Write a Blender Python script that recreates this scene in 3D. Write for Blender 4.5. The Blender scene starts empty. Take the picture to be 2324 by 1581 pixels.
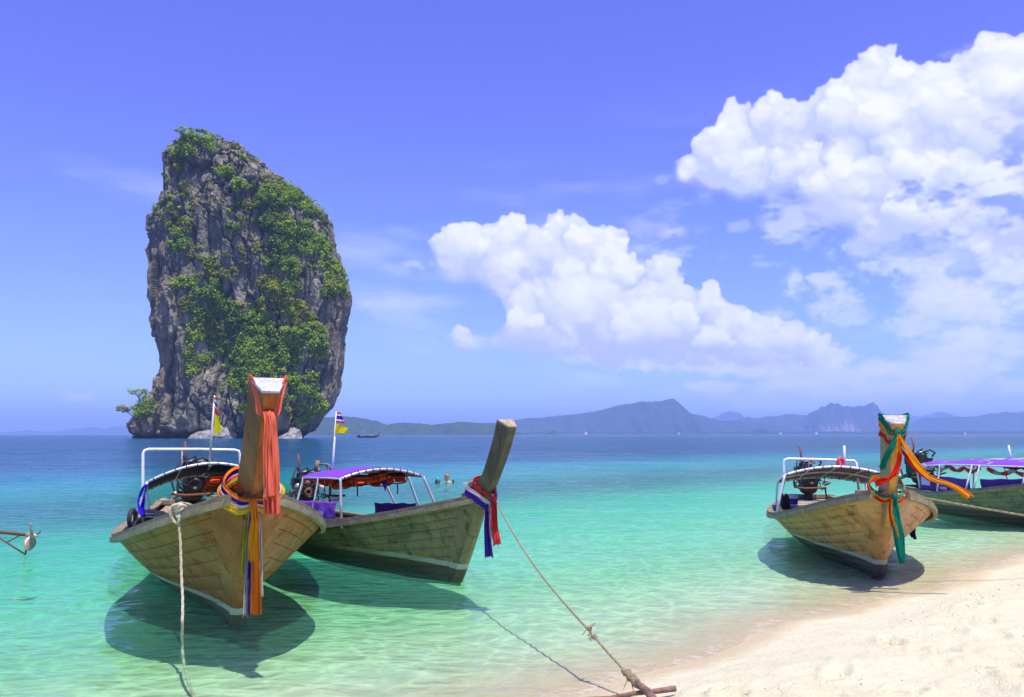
import bpy, math, random
import numpy as np
from mathutils import Vector, Matrix, noise as mnoise

random.seed(7)
RNG = np.random.default_rng(11)
sc = bpy.context.scene
COL = sc.collection

# ------------------------------------------------------------------ camera
EYE = 1.7                                   # metres above the water
FPX, CX, CY = 1950.0, 1162.0, 790.5         # focal length and centre in units of a 2324 px wide picture
PITCH = math.atan(194.5 / FPX)
cam_d = bpy.data.cameras.new("camera")
cam_d.sensor_width = 36.0
cam_d.sensor_fit = 'HORIZONTAL'
cam_d.lens = FPX / 2324.0 * 36.0
cam_d.clip_start = 0.1
cam_d.clip_end = 80000.0
cam = bpy.data.objects.new("camera", cam_d)
cam.location = (0, 0, EYE)
cam.rotation_euler = (math.pi / 2 + PITCH, 0, 0)
COL.objects.link(cam)
sc.camera = cam

# ------------------------------------------------------------------ sun, view
SUN = Vector((0.14, -0.27, 0.95)).normalized()
SUN_EL = math.asin(SUN.z)
SUN_ROT = math.atan2(SUN.x, SUN.y)
sun_d = bpy.data.lights.new("sun", 'SUN')
sun_d.energy = 5.0
sun_d.angle = math.radians(0.53)
sun_d.color = (1.0, 0.93, 0.78)
sun = bpy.data.objects.new("sun", sun_d)
sun.rotation_euler = SUN.to_track_quat('Z', 'Y').to_euler()
sun.location = (20, -20, 60)
COL.objects.link(sun)
vs = sc.view_settings
vs.view_transform = 'Standard'
vs.look = 'None'
vs.gamma = 1.0
vs.use_curve_mapping = False
vs.exposure = 0.34
sc.cycles.max_bounces = 8
sc.cycles.diffuse_bounces = 3
sc.cycles.glossy_bounces = 3
sc.cycles.transparent_max_bounces = 12
sc.cycles.volume_bounces = 1
sc.cycles.sample_clamp_indirect = 4.0
sc.cycles.sample_clamp_direct = 12.0


def dir_of(px, py):
    """unit direction seen at a place of the 2324 px wide picture"""
    a, b = (px - CX) / FPX, -(py - CY) / FPX
    v = Vector((a, math.cos(PITCH) - b * math.sin(PITCH), math.sin(PITCH) + b * math.cos(PITCH)))
    return v.normalized()


def at(px, py, Y):
    d = dir_of(px, py)
    return Vector((d.x / d.y * Y, Y, EYE + d.z / d.y * Y))


def gnd(px, py, z=0.0):
    d = dir_of(px, py)
    k = (z - EYE) / d.z
    return Vector((d.x * k, d.y * k, z))


def project(P):
    P = np.asarray(P, float)
    X, Y, Z = P[..., 0], P[..., 1], P[..., 2] - EYE
    zc = Y * math.cos(PITCH) + Z * math.sin(PITCH)
    yc = -Y * math.sin(PITCH) + Z * math.cos(PITCH)
    return np.stack([CX + FPX * X / zc, CY - FPX * yc / zc], -1)


# ------------------------------------------------------------------ numpy noise
def _hash(ix, iy, iz, s):
    h = (ix * 374761393 + iy * 668265263 + iz * 2147483647 + s * 974634777) & 0xFFFFFFFF
    h = ((h ^ (h >> 13)) * 1274126177) & 0xFFFFFFFF
    h = (h ^ (h >> 16)) & 0xFFFFFFFF
    h = (h * 2246822519) & 0xFFFFFFFF
    h = h ^ (h >> 15)
    return (h & 0xFFFFFF) / float(0xFFFFFF)


def vnoise(x, y, z=0.0, s=0):
    if np.ndim(z) == 0:                      # flat slice: cheaper
        x, y = np.broadcast_arrays(np.asarray(x, float), np.asarray(y, float))
        fx, fy, k = np.floor(x), np.floor(y), int(math.floor(z * 7.3))
        ix, iy = fx.astype(np.int64), fy.astype(np.int64)
        tx, ty = x - fx, y - fy
        tx, ty = tx * tx * (3 - 2 * tx), ty * ty * (3 - 2 * ty)
        a, b = _hash(ix, iy, k, s), _hash(ix + 1, iy, k, s)
        c, d = _hash(ix, iy + 1, k, s), _hash(ix + 1, iy + 1, k, s)
        return ((a * (1 - tx) + b * tx) * (1 - ty) + (c * (1 - tx) + d * tx) * ty) * 2 - 1
    x, y, z = np.broadcast_arrays(np.asarray(x, float), np.asarray(y, float), np.asarray(z, float))
    fx, fy, fz = np.floor(x), np.floor(y), np.floor(z)
    ix, iy, iz = fx.astype(np.int64), fy.astype(np.int64), fz.astype(np.int64)
    tx, ty, tz = x - fx, y - fy, z - fz
    tx, ty, tz = [t * t * t * (t * (t * 6 - 15) + 10) for t in (tx, ty, tz)]
    out = 0
    for dx in (0, 1):
        wx = tx if dx else 1 - tx
        for dy in (0, 1):
            wy = ty if dy else 1 - ty
            for dz in (0, 1):
                wz = tz if dz else 1 - tz
                out = out + wx * wy * wz * _hash(ix + dx, iy + dy, iz + dz, s)
    return out * 2 - 1


def fbm(x, y, z=0.0, o=4, s=0, g=0.5):
    a, t, n = 1.0, 0, 0
    for i in range(o):
        t = t + a * vnoise(x * 2 ** i + 17.3 * i, y * 2 ** i + 5.1 * i, z * 2 ** i, s + i)
        n += a
        a *= g
    return t / n


def worley(x, y, z, s=0):
    """distance to nearest and second nearest feature point, and the nearest cell's own random value"""
    fx, fy, fz = np.floor(x).astype(np.int64), np.floor(y).astype(np.int64), np.floor(z).astype(np.int64)
    d1 = np.full(x.shape, 9.0)
    d2 = np.full(x.shape, 9.0)
    r = np.zeros(x.shape)
    for dx in (-1, 0, 1):
        for dy in (-1, 0, 1):
            for dz in (-1, 0, 1):
                cx, cy, cz = fx + dx, fy + dy, fz + dz
                qx = cx + .15 + .7 * _hash(cx, cy, cz, s + 1)
                qy = cy + .15 + .7 * _hash(cx, cy, cz, s + 2)
                qz = cz + .15 + .7 * _hash(cx, cy, cz, s + 3)
                d = np.sqrt((qx - x) ** 2 + (qy - y) ** 2 + (qz - z) ** 2)
                new = d < d1
                d2 = np.where(new, d1, np.minimum(d2, d))
                r = np.where(new, _hash(cx, cy, cz, s + 4), r)
                d1 = np.where(new, d, d1)
    return d1, d2, r


def sstep(a, b, x):
    t = np.clip((x - a) / (b - a), 0, 1)
    return t * t * (3 - 2 * t)


# ------------------------------------------------------------------ sky with clouds (world)
AZ0, AZ1, EL0, EL1, PPD = -50.0, 50.0, -1.0, 42.0, 17.0


def blur(a, s):
    h, w = a.shape
    p = int(s * 3) + 1
    b = np.pad(a, p, mode='edge')
    fy = np.fft.fftfreq(b.shape[0])[:, None]
    fx = np.fft.rfftfreq(b.shape[1])[None, :]
    g = np.exp(-2 * (math.pi * s) ** 2 * (fx * fx + fy * fy))
    return np.fft.irfft2(np.fft.rfft2(b) * g, s=b.shape)[p:p + h, p:p + w]


def make_clouds():
    rs = np.random.default_rng(5)
    W, Hh = int((AZ1 - AZ0) * PPD), int((EL1 - EL0) * PPD)
    hgt = np.full((Hh, W), -1e3)
    K = FPX * math.radians(1) / PPD          # picture units per texel near the centre

    def to_tex(px, py):
        d = dir_of(px, py)
        az = math.degrees(math.atan2(d.x, d.y))
        el = math.degrees(math.asin(d.z))
        return (az - AZ0) * PPD, (el - EL0) * PPD

    def stamp(x, y, r, z, fl=1.0):
        x0, x1 = int(max(0, x - r)), int(min(W, x + r + 2))
        y0, y1 = int(max(0, y - r)), int(min(Hh, y + r + 2))
        if x1 <= x0 or y1 <= y0:
            return
        yy, xx = np.mgrid[y0:y1, x0:x1]
        q = 1 - ((xx - x) ** 2 + ((yy - y) / fl) ** 2) / (r * r)
        h = np.where(q > 0, z + r * .9 * np.sqrt(np.maximum(q, 0)), -1e3)
        hgt[y0:y1, x0:x1] = np.maximum(hgt[y0:y1, x0:x1], h)

    def puff(x, y, r, z, lev, fl):
        stamp(x, y, r, z, fl)
        if lev == 0 or r < 2.0:
            return
        n = 7 if lev > 1 else 6
        for i in range(n):
            a = rs.uniform(-.5, math.pi + .5) if rs.random() < .8 else rs.uniform(0, 2 * math.pi)
            e = rs.uniform(0, 1.3)
            rr = r * rs.choice((.25, .35, .45, .6)) * rs.uniform(.85, 1.1)
            k = r * rs.uniform(.72, .95)
            puff(x + k * math.cos(a) * math.cos(e), y + k * math.sin(a) * math.cos(e) * fl, rr, z + k * math.sin(e) * .8, lev - 1, fl)

    main = [(1060,560,58),(1028,600,38),(1130,556,58),(1200,575,66),(1272,535,44),(1290,590,72),(1362,560,52),(1388,620,60),
            (1300,690,86),(1200,690,62),(1185,755,52),(1130,620,52),(1440,680,56),(1508,612,32),(1515,650,34),(1540,690,44),(1605,700,44),
            (1500,745,78),(1400,765,84),(1655,740,52),(1722,760,46),(1790,775,46),(1850,800,38),(1893,797,15),(1610,790,56),
            (1270,785,44),(1130,775,24),(1045,775,26),(1082,783,20),(1220,790,30),(1700,800,44),(1780,812,34)]
    for x, y, r in main:
        tx, ty = to_tex(x, y)
        puff(tx, ty, r / K, (rs.uniform(-.45, .45) * r - (y - 700) * -.10) / K, 3, .93)
    q = [(260,720,62),(225,770,42),(300,640,30),(500,490,80),(400,540,38),(450,600,100),(400,720,100),(560,780,90),(700,420,76),(740,520,90),(860,450,72),
         (985,430,72),(1020,330,40),(1075,300,46),(1160,250,50),(1200,200,50),(1270,132,52),(1355,140,52),(1300,260,105),(1450,260,90),(1480,200,44),
         (1600,222,60),(1560,330,105),(1150,430,120),(1350,430,125),(1700,400,130),(1740,240,60),(1850,200,80),(1960,160,90),(2060,140,90),(2130,100,80),(2000,350,150),
         (1900,480,130),(2100,430,100),(1690,540,70),(1380,580,90),(1180,600,80),(905,640,42),(920,700,60),(780,760,66),(650,820,46),(960,830,80),(1100,820,120),
         (1300,780,120),(1470,790,110),(1640,760,70),(1800,760,100),(1950,830,110),(2080,850,70),(1290,960,90),(1290,1080,80),(1440,1000,90),
         (1640,980,110),(1850,1020,100),(2000,960,100),(2110,1000,60),(1520,1120,60),(1730,1120,60),(1100,930,90),(1000,960,60),(1960,1120,80),(2090,1080,60),(1640,1180,70),(1850,1190,60)]
    for x, y, r in q:
        tx, ty = to_tex(1458.3 + .40583 * x, 87.5 + .40583 * y)
        puff(tx, ty, r * .50 / K, rs.uniform(-.5, .5) * r * .5 / K, 3, .95)
    # clouds that go on outside the picture on the right and far left
    for cx, cy, n, sp in ((2700, 350, 46, 300), (3050, 620, 30, 330), (-900, 640, 22, 200)):
        for i in range(n):
            tx, ty = to_tex(cx + rs.normal() * sp * .5, cy + rs.normal() * sp * .28)
            puff(tx, ty, rs.uniform(30, 90) / K, rs.uniform(-20, 20) / K, 2, .95)
    # ragged outline: sample through a small noise warp
    yy, xx = np.mgrid[0:Hh, 0:W].astype(float)
    wx = fbm(xx / 10, yy / 10, 0, 4, 31) * 5.5
    wy = fbm(xx / 10, yy / 10, 3.3, 4, 41) * 5.5
    sx = np.clip(xx + wx, 0, W - 1).astype(int)
    sy = np.clip(yy + wy, 0, Hh - 1).astype(int)
    hgt = hgt[sy, sx]
    cov = (hgt > -500).astype(float)
    hh = np.where(cov > 0, hgt, 0)
    c1 = blur(cov, 1.1)

    def lighting(sig, bump):
        hs = blur(hh, sig) / np.maximum(blur(cov, sig), .05)
        gy, gx = np.gradient(hs)
        gy, gx = gy * bump, gx * bump
        nz = 1 / np.sqrt(1 + gx ** 2 + gy ** 2)
        return hs, np.clip((-gx * .30 - gy * .74 + .60) * nz, 0, 1)
    hs, fine = lighting(1.3, .8)
    _, mid = lighting(4.5, 1.0)
    _, big = lighting(13, 1.5)
    lit = .30 * fine + .33 * mid + .37 * big
    ao = 0
    for sg, w in ((3, .022), (9, .013), (24, .007)):
        ao = ao + w * np.clip(hs - blur(hh * cov, sg) / np.maximum(blur(cov, sg), .05), -30, 30)
    shade = .06 + .92 * lit + ao * 1.3
    b12 = blur(cov, 12)
    up = b12 - np.roll(b12, 26, axis=0)              # high along a cloud's lower edge
    above = np.roll(b12, -34, axis=0)
    shade = shade - .30 * above * sstep(.0, .5, up)
    shade = shade + .16 * fbm(xx / 42, yy / 30, 7, 3, 51)
    shade = np.clip(shade, 0, 1)
    # opacity: crisp tops, dissolving bases
    wisp = fbm(xx / 30, yy / 17, 1.5, 5, 61)
    edge = np.clip((c1 - .30) / .5, 0, 1)
    inner = blur(cov, 8)
    soft = sstep(.30, .95, inner + .35 * wisp)
    under = sstep(.04, .32, up + .10 * wisp)
    skirt = blur(cov, 9) * sstep(.1, .7, blur(cov, 9) + .3 * wisp) * sstep(.05, .4, up)
    alpha = np.maximum(edge * (1 - under) + edge * soft * under, skirt * .75)
    alpha = alpha * (.86 + .14 * sstep(.2, .6, inner))
    fill = blur(cov, 13)
    alpha = np.maximum(alpha, sstep(.55, .85, fill + .10 * wisp) * .93)
    shade = np.where(cov > 0, shade, .55) * c1 + (1 - c1) * np.minimum(.55, blur(shade, 6))
    # faint ragged fair-weather cloud and haze streaks on the right, low, and a few wisps
    azd = AZ0 + xx / PPD
    eld = EL0 + yy / PPD
    w1 = fbm(azd / 4.5, eld / 1.9, 2.0, 6, 71, .55)
    band = sstep(2, 16, azd) * np.exp(-((eld - 8.5) / 6.5) ** 2)
    thin = sstep(.02, .42, w1 + .30 * band - .16) * sstep(.05, .5, band)
    w2 = fbm(azd / 3.2, eld / 0.9, 5.0, 5, 81, .55)
    low = sstep(.0, .45, w2 + .05) * np.exp(-((eld - 3.0) / 2.2) ** 2) * sstep(-4, 14, azd) * .8
    cir = sstep(.1, .8, fbm(azd / 14 + eld / 20, eld / 3.0, 9.0, 5, 91, .6)) * np.exp(-((eld - 10) / 7) ** 2) * .38

    wis = np.zeros((Hh, W))

    def blob(px, py, rx, ry, dens):
        tx, ty = to_tex(px, py)
        x0, x1 = int(max(0, tx - 2 * rx / K)), int(min(W, tx + 2 * rx / K))
        y0, y1 = int(max(0, ty - 2 * ry / K)), int(min(Hh, ty + 2 * ry / K))
        if x1 <= x0 or y1 <= y0:
            return
        sx, sy = xx[y0:y1, x0:x1], yy[y0:y1, x0:x1]
        g = np.exp(-(((sx - tx) * K / rx) ** 2 + ((sy - ty) * K / ry) ** 2))
        v = sstep(.35, 1.0, g + .55 * fbm(sx / 11, sy / 8, int(px) % 7, 5, 101, .6)) * sstep(.08, .3, g) * dens
        wis[y0:y1, x0:x1] = np.maximum(wis[y0:y1, x0:x1], v)
    for b in ((175,903,44,16,.8),(940,600,40,14,.5),(900,612,40,14,.2),(1800,640,30,40,.7),(1875,640,50,36,.7),(1905,690,70,50,.7),(1930,720,60,34,.5),
              (2150,660,90,40,.8),(2215,690,90,40,.7),(2290,625,60,30,.8),(2080,740,80,34,.7),(2200,770,110,34,.7),(2290,700,80,60,.6),
              (1990,835,60,26,.7),(2200,830,120,26,.5),(1680,515,44,20,.3),(1505,408,26,14,.2),(1330,855,46,12,.35),(2180,130,50,26,.25),
              (1500,826,150,24,1.),(1700,836,160,24,1.),(1850,822,90,28,1.),(1340,812,100,20,.8),(1900,800,60,20,.9),(2100,590,160,50,.7),(2260,560,120,60,.8),(1980,560,90,40,.6),(2000,880,140,22,.7),(2250,880,120,26,.8),(2200,930,160,18,.6),(1760,925,160,14,.5),
              (1620,878,120,16,.8),(1780,872,110,16,.7),(1900,890,90,12,.5),(870,690,100,22,.25),(2290,780,90,40,.6),(2100,690,60,30,.5)):
        blob(*b)
    soft_a = np.clip(1 - (1 - thin * .55) * (1 - low * .6) * (1 - cir) * (1 - wis * .85), 0, 1)
    soft_s = .72 + .28 * np.clip(fbm(azd / 1.6, eld / 0.9, 4, 5, 111) + .25, 0, 1)
    hole = sstep(.02, .34, fbm(xx / 46, yy / 26, 3, 5, 121, .58)) * sstep(21, 25, azd) * sstep(20, 15, eld)
    alpha = alpha * (1 - .85 * hole)
    soft_a = soft_a * (1 - .55 * hole)
    A = 1 - (1 - alpha) * (1 - soft_a)
    S = (shade * alpha + soft_s * soft_a * (1 - alpha)) / np.maximum(A, 1e-3)
    fade = sstep(0, 5, azd - AZ0) * sstep(0, 5, AZ1 - azd) * sstep(0, 4, EL1 - eld)
    out = np.zeros((Hh, W, 4), np.float32)
    out[..., 0] = S
    out[..., 1] = A * fade
    out[..., 3] = 1
    return out


def nt(tree, kind, **kw):
    n = tree.nodes.new(kind)
    for k, v in kw.items():
        setattr(n, k, v)
    return n


def build_world():
    w = bpy.data.worlds.new("World")
    sc.world = w
    w.use_nodes = True
    t = w.node_tree
    t.nodes.clear()
    L = t.links.new

    def m(op, a, b=None, clamp=False):
        n = nt(t, 'ShaderNodeMath', operation=op, use_clamp=clamp)
        for i, v in enumerate((a, b)):
            if v is None:
                continue
            if isinstance(v, (int, float)):
                n.inputs[i].default_value = v
            else:
                L(v, n.inputs[i])
        return n.outputs[0]
    tc = nt(t, 'ShaderNodeTexCoord')
    nrm = nt(t, 'ShaderNodeVectorMath', operation='NORMALIZE')
    L(tc.outputs['Generated'], nrm.inputs[0])
    sep = nt(t, 'ShaderNodeSeparateXYZ')
    L(nrm.outputs[0], sep.inputs[0])
    sky = nt(t, 'ShaderNodeTexSky', sky_type='NISHITA', sun_disc=False)
    sky.sun_elevation = SUN_EL
    sky.sun_rotation = SUN_ROT
    sky.air_density = 1.0
    sky.dust_density = 0.6
    sky.ozone_density = 3.0
    # the picture's polarised, violet leaning blue: one tint over the whole sky, fading towards the horizon
    el = m('MAXIMUM', sep.outputs[2], 0.0)
    ramp = nt(t, 'ShaderNodeValToRGB')
    cr = ramp.color_ramp
    cr.elements[0].position, cr.elements[0].color = 0.0, SKY_TINT[0] + (1,)
    cr.elements[1].position, cr.elements[1].color = 0.62, SKY_TINT[3] + (1,)
    e = cr.elements.new(0.16); e.color = SKY_TINT[1] + (1,)
    e = cr.elements.new(0.36); e.color = SKY_TINT[2] + (1,)
    L(el, ramp.inputs[0])
    mul = nt(t, 'ShaderNodeMix', data_type='RGBA', blend_type='MULTIPLY')
    mul.inputs['Factor'].default_value = 1.0
    L(sky.outputs[0], mul.inputs['A'])
    L(ramp.outputs[0], mul.inputs['B'])
    # clouds
    arr = make_clouds()
    img = bpy.data.images.new("cloud_field", arr.shape[1], arr.shape[0], float_buffer=True)
    img.colorspace_settings.name = 'Non-Color'
    img.pixels.foreach_set(arr.ravel())
    img.update()
    img.pack()
    az = m('MULTIPLY', m('ARCTAN2', sep.outputs[0], sep.outputs[1]), 180 / math.pi)
    elv = m('MULTIPLY', m('ARCSINE', sep.outputs[2]), 180 / math.pi)
    u = m('DIVIDE', m('SUBTRACT', az, AZ0), AZ1 - AZ0)
    v = m('DIVIDE', m('SUBTRACT', elv, EL0), EL1 - EL0)
    cmb = nt(t, 'ShaderNodeCombineXYZ')
    L(u, cmb.inputs[0]); L(v, cmb.inputs[1])
    it = nt(t, 'ShaderNodeTexImage', image=img, extension='CLIP', interpolation='Cubic')
    L(cmb.outputs[0], it.inputs[0])
    si = nt(t, 'ShaderNodeSeparateColor')
    L(it.outputs[0], si.inputs[0])
    cc = nt(t, 'ShaderNodeMix', data_type='RGBA')
    cc.inputs['A'].default_value = CLOUD_SHADE + (1,)
    cc.inputs['B'].default_value = CLOUD_LIT + (1,)
    L(si.outputs[0], cc.inputs['Factor'])
    mx = nt(t, 'ShaderNodeMix', data_type='RGBA')
    L(si.outputs[1], mx.inputs['Factor'])
    L(mul.outputs['Result'], mx.inputs['A'])
    L(cc.outputs['Result'], mx.inputs['B'])
    bg = nt(t, 'ShaderNodeBackground')
    bg.inputs['Strength'].default_value = SKY_STRENGTH
    L(mx.outputs['Result'], bg.inputs[0])
    out = nt(t, 'ShaderNodeOutputWorld')
    L(bg.outputs[0], out.inputs[0])


SKY_STRENGTH = 0.105
SKY_TINT = ((0.92, 1.10, 1.62), (0.88, 0.93, 1.42), (0.93, 0.76, 1.85), (0.98, 0.74, 2.0))
CLOUD_SHADE = (4.6, 5.1, 7.6)
CLOUD_LIT = (7.9, 8.0, 8.3)
build_world()

# ------------------------------------------------------------------ mesh and object helpers
class MB:
    """collects geometry, then links it as one mesh object"""
    def __init__(s):
        s.v, s.f, s.m, s.sm = [], [], [], []

    def add(s, vs_, fs, mat=0, smooth=False):
        o = len(s.v)
        s.v.extend([tuple(v) for v in vs_])
        for f in fs:
            s.f.append(tuple(i + o for i in f))
            s.m.append(mat)
            s.sm.append(smooth)
        return s

    def box(s, c, size, M=None, mat=0, taper=1.0):
        hx, hy, hz = [q / 2 for q in size]
        vs_ = [Vector((x * (taper if z > 0 else 1), y * (taper if z > 0 else 1), z)) for z in (-hz, hz) for x, y in ((-hx, -hy), (hx, -hy), (hx, hy), (-hx, hy))]
        c = Vector(c)
        vs_ = [(M @ v if M is not None else v) + c for v in vs_]
        return s.add(vs_, [(3, 2, 1, 0), (4, 5, 6, 7), (0, 1, 5, 4), (1, 2, 6, 5), (2, 3, 7, 6), (3, 0, 4, 7)], mat)

    def tube(s, pts, r, n=8, mat=0, cap=True, flat=1.0):
        pts = [Vector(p) for p in pts]
        rs = r if isinstance(r, (list, tuple)) else [r] * len(pts)
        vs_, fs, ref = [], [], None
        for i, p in enumerate(pts):
            d = (pts[min(i + 1, len(pts) - 1)] - pts[max(i - 1, 0)])
            d = d.normalized() if d.length > 1e-9 else Vector((0, 0, 1))
            if ref is None:
                ref = Vector((0, 0, 1)) if abs(d.z) < .9 else Vector((1, 0, 0))
            a = d.cross(ref).normalized()
            b = a.cross(d).normalized()
            ref = b
            for k in range(n):
                t = 2 * math.pi * k / n
                vs_.append(p + (a * math.cos(t) + b * math.sin(t) * flat) * rs[i])
        for i in range(len(pts) - 1):
            for k in range(n):
                k2 = (k + 1) % n
                fs.append((i * n + k, i * n + k2, (i + 1) * n + k2, (i + 1) * n + k))
        s.add(vs_, fs, mat, True)
        if cap:
            o = len(s.v) - len(vs_)
            s.f.append(tuple(o + k for k in range(n))[::-1]); s.m.append(mat); s.sm.append(False)
            s.f.append(tuple(o + (len(pts) - 1) * n + k for k in range(n))); s.m.append(mat); s.sm.append(False)
        return s

    def lathe(s, c, axis, prof, n=20, mat=0, smooth=True):
        """prof: (distance along the axis, radius)"""
        c, d = Vector(c), Vector(axis).normalized()
        ref = Vector((0, 0, 1)) if abs(d.z) < .9 else Vector((1, 0, 0))
        a = d.cross(ref).normalized(); b = a.cross(d)
        vs_, fs = [], []
        for h, r in prof:
            for k in range(n):
                t = 2 * math.pi * k / n
                vs_.append(c + d * h + (a * math.cos(t) + b * math.sin(t)) * max(r, 1e-4))
        for i in range(len(prof) - 1):
            for k in range(n):
                k2 = (k + 1) % n
                fs.append((i * n + k, (i + 1) * n + k, (i + 1) * n + k2, i * n + k2))
        return s.add(vs_, fs, mat, smooth)

    def grid(s, G, mat=0, smooth=True, closed=False):
        """G: rows of points"""
        R, C = len(G), len(G[0])
        vs_ = [p for row in G for p in row]
        fs = []
        for i in range(R - 1):
            for j in range(C - (0 if closed else 1)):
                j2 = (j + 1) % C
                fs.append((i * C + j, i * C + j2, (i + 1) * C + j2, (i + 1) * C + j))
        return s.add(vs_, fs, mat, smooth)

    def build(s, name, mats, parent=None, loc=None, origin=None):
        me = bpy.data.meshes.new(name)
        V = np.array([tuple(v) for v in s.v], float)
        if origin is not None:
            off = Vector(origin)
        elif parent is not None:
            off = parent_base(parent)
        else:
            lo, hi = V.min(0), V.max(0)
            off = Vector(((lo[0] + hi[0]) / 2, (lo[1] + hi[1]) / 2, lo[2]))
        V = V - np.array(off)
        me.from_pydata([tuple(v) for v in V], [], s.f)
        for mm in (mats if isinstance(mats, (list, tuple)) else [mats]):
            me.materials.append(mm)
        me.polygons.foreach_set('material_index', s.m)
        me.polygons.foreach_set('use_smooth', s.sm)
        me.update()
        return link(name, me, parent, off if parent is None else None)


def parent_base(p):
    v = Vector((0, 0, 0))
    while p is not None:
        v = v + p.location
        p = p.parent
    return v


def link(name, data, parent=None, loc=None):
    o = bpy.data.objects.new(name, data)
    COL.objects.link(o)
    if parent is not None:
        o.parent = parent
    if loc is not None:
        o.location = loc
    return o


def tag(o, label=None, cat=None, group=None, kind=None):
    if label: o['label'] = label
    if cat: o['category'] = cat
    if group: o['group'] = group
    if kind: o['kind'] = kind
    return o


def empty(name, loc, label, cat, group=None):
    o = bpy.data.objects.new(name, None)
    o.empty_display_size = .2
    o.location = loc
    COL.objects.link(o)
    return tag(o, label, cat, group)


def np_mesh(name, V, Fq, mats, smooth=True, mat_idx=None):
    me = bpy.data.meshes.new(name)
    V = np.ascontiguousarray(V, np.float32)
    Fq = np.ascontiguousarray(Fq, np.int32)
    k = Fq.shape[1]
    me.vertices.add(len(V)); me.vertices.foreach_set('co', V.ravel())
    me.loops.add(Fq.size); me.loops.foreach_set('vertex_index', Fq.ravel())
    me.polygons.add(len(Fq))
    me.polygons.foreach_set('loop_start', np.arange(0, Fq.size, k, dtype=np.int32))
    for mm in mats:
        me.materials.append(mm)
    me.update(calc_edges=True)
    me.polygons.foreach_set('use_smooth', np.full(len(Fq), smooth))
    if mat_idx is not None:
        me.polygons.foreach_set('material_index', np.ascontiguousarray(mat_idx, np.int32))
    me.validate()
    return me


def grid_faces(R, C):
    i = np.arange(R - 1)[:, None] * C + np.arange(C - 1)[None, :]
    return np.stack([i, i + 1, i + C + 1, i + C], -1).reshape(-1, 4)


def vattr(me, name, arr):
    a = me.attributes.new(name, 'FLOAT', 'POINT')
    a.data.foreach_set('value', np.ascontiguousarray(arr, np.float32))


# ------------------------------------------------------------------ materials
class Mat:
    def __init__(s, name):
        s.m = bpy.data.materials.new(name)
        s.m.use_nodes = True
        s.t = s.m.node_tree
        s.p = s.t.nodes['Principled BSDF']
        s.out = s.t.nodes['Material Output']

    def n(s, kind, **kw):
        return nt(s.t, kind, **kw)

    def l(s, a, b):
        s.t.links.new(a, b)

    def val(s, sock, v):
        if isinstance(v, (int, float, tuple)):
            sock.default_value = v if not (isinstance(v, tuple) and len(v) == 3 and sock.type == 'RGBA') else v + (1,)
        else:
            s.l(v, sock)

    def pos(s, scale=(1, 1, 1), obj=True):
        tc = s.n('ShaderNodeTexCoord')
        mp = s.n('ShaderNodeMapping')
        mp.inputs['Scale'].default_value = scale
        s.l(tc.outputs['Object'], mp.inputs[0])
        return mp.outputs[0]

    def noise(s, vec, scale, detail=5, rough=.55, dist=0.0):
        n = s.n('ShaderNodeTexNoise')
        n.inputs['Scale'].default_value = scale
        n.inputs['Detail'].default_value = detail
        n.inputs['Roughness'].default_value = rough
        n.inputs['Distortion'].default_value = dist
        s.l(vec, n.inputs['Vector'])
        return n.outputs['Fac']

    def voro(s, vec, scale, feature='F1', out='Distance', rand=1.0):
        n = s.n('ShaderNodeTexVoronoi', feature=feature)
        n.inputs['Scale'].default_value = scale
        n.inputs['Randomness'].default_value = rand
        s.l(vec, n.inputs['Vector'])
        return n.outputs[out]

    def ramp(s, fac, stops):
        r = s.n('ShaderNodeValToRGB')
        e = r.color_ramp.elements
        while len(e) < len(stops):
            e.new(.5)
        for k, (p, c) in enumerate(stops):
            e[k].position = p
            c = (c, c, c) if isinstance(c, (int, float)) else c
            e[k].color = c + (1,)
        s.l(fac, r.inputs[0])
        return r.outputs[0]

    def mix(s, f, a, b, mode='MIX'):
        n = s.n('ShaderNodeMix', data_type='RGBA', blend_type=mode)
        s.val(n.inputs['Factor'], f)
        s.val(n.inputs['A'], a)
        s.val(n.inputs['B'], b)
        return n.outputs['Result']

    def math(s, op, a, b=0.0, clamp=False):
        n = s.n('ShaderNodeMath', operation=op, use_clamp=clamp)
        s.val(n.inputs[0], a)
        s.val(n.inputs[1], b)
        return n.outputs[0]

    def attr(s, name, out='Fac'):
        n = s.n('ShaderNodeAttribute', attribute_name=name)
        return n.outputs[out]

    def sep(s, vec):
        n = s.n('ShaderNodeSeparateXYZ')
        s.l(vec, n.inputs[0])
        return n.outputs

    def bump(s, h, strength=.4, dist=.02, normal=None):
        b = s.n('ShaderNodeBump')
        b.inputs['Strength'].default_value = strength
        b.inputs['Distance'].default_value = dist
        s.l(h, b.inputs['Height'])
        if normal is not None:
            s.l(normal, b.inputs['Normal'])
        return b.outputs[0]

    def set(s, color=None, rough=None, metal=None, normal=None, spec=None, **kw):
        if color is not None: s.val(s.p.inputs['Base Color'], color)
        if rough is not None: s.val(s.p.inputs['Roughness'], rough)
        if metal is not None: s.val(s.p.inputs['Metallic'], metal)
        if spec is not None: s.val(s.p.inputs['Specular IOR Level'], spec)
        if normal is not None: s.l(normal, s.p.inputs['Normal'])
        return s.m


# ------------------------------------------------------------------ the shore: one sheet of sand and seabed
SH0 = np.array((0.2, 5.72))
SHD = np.array((.735, .678)); SHN = np.array((-.678, .735))     # along the shore, out to sea


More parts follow.
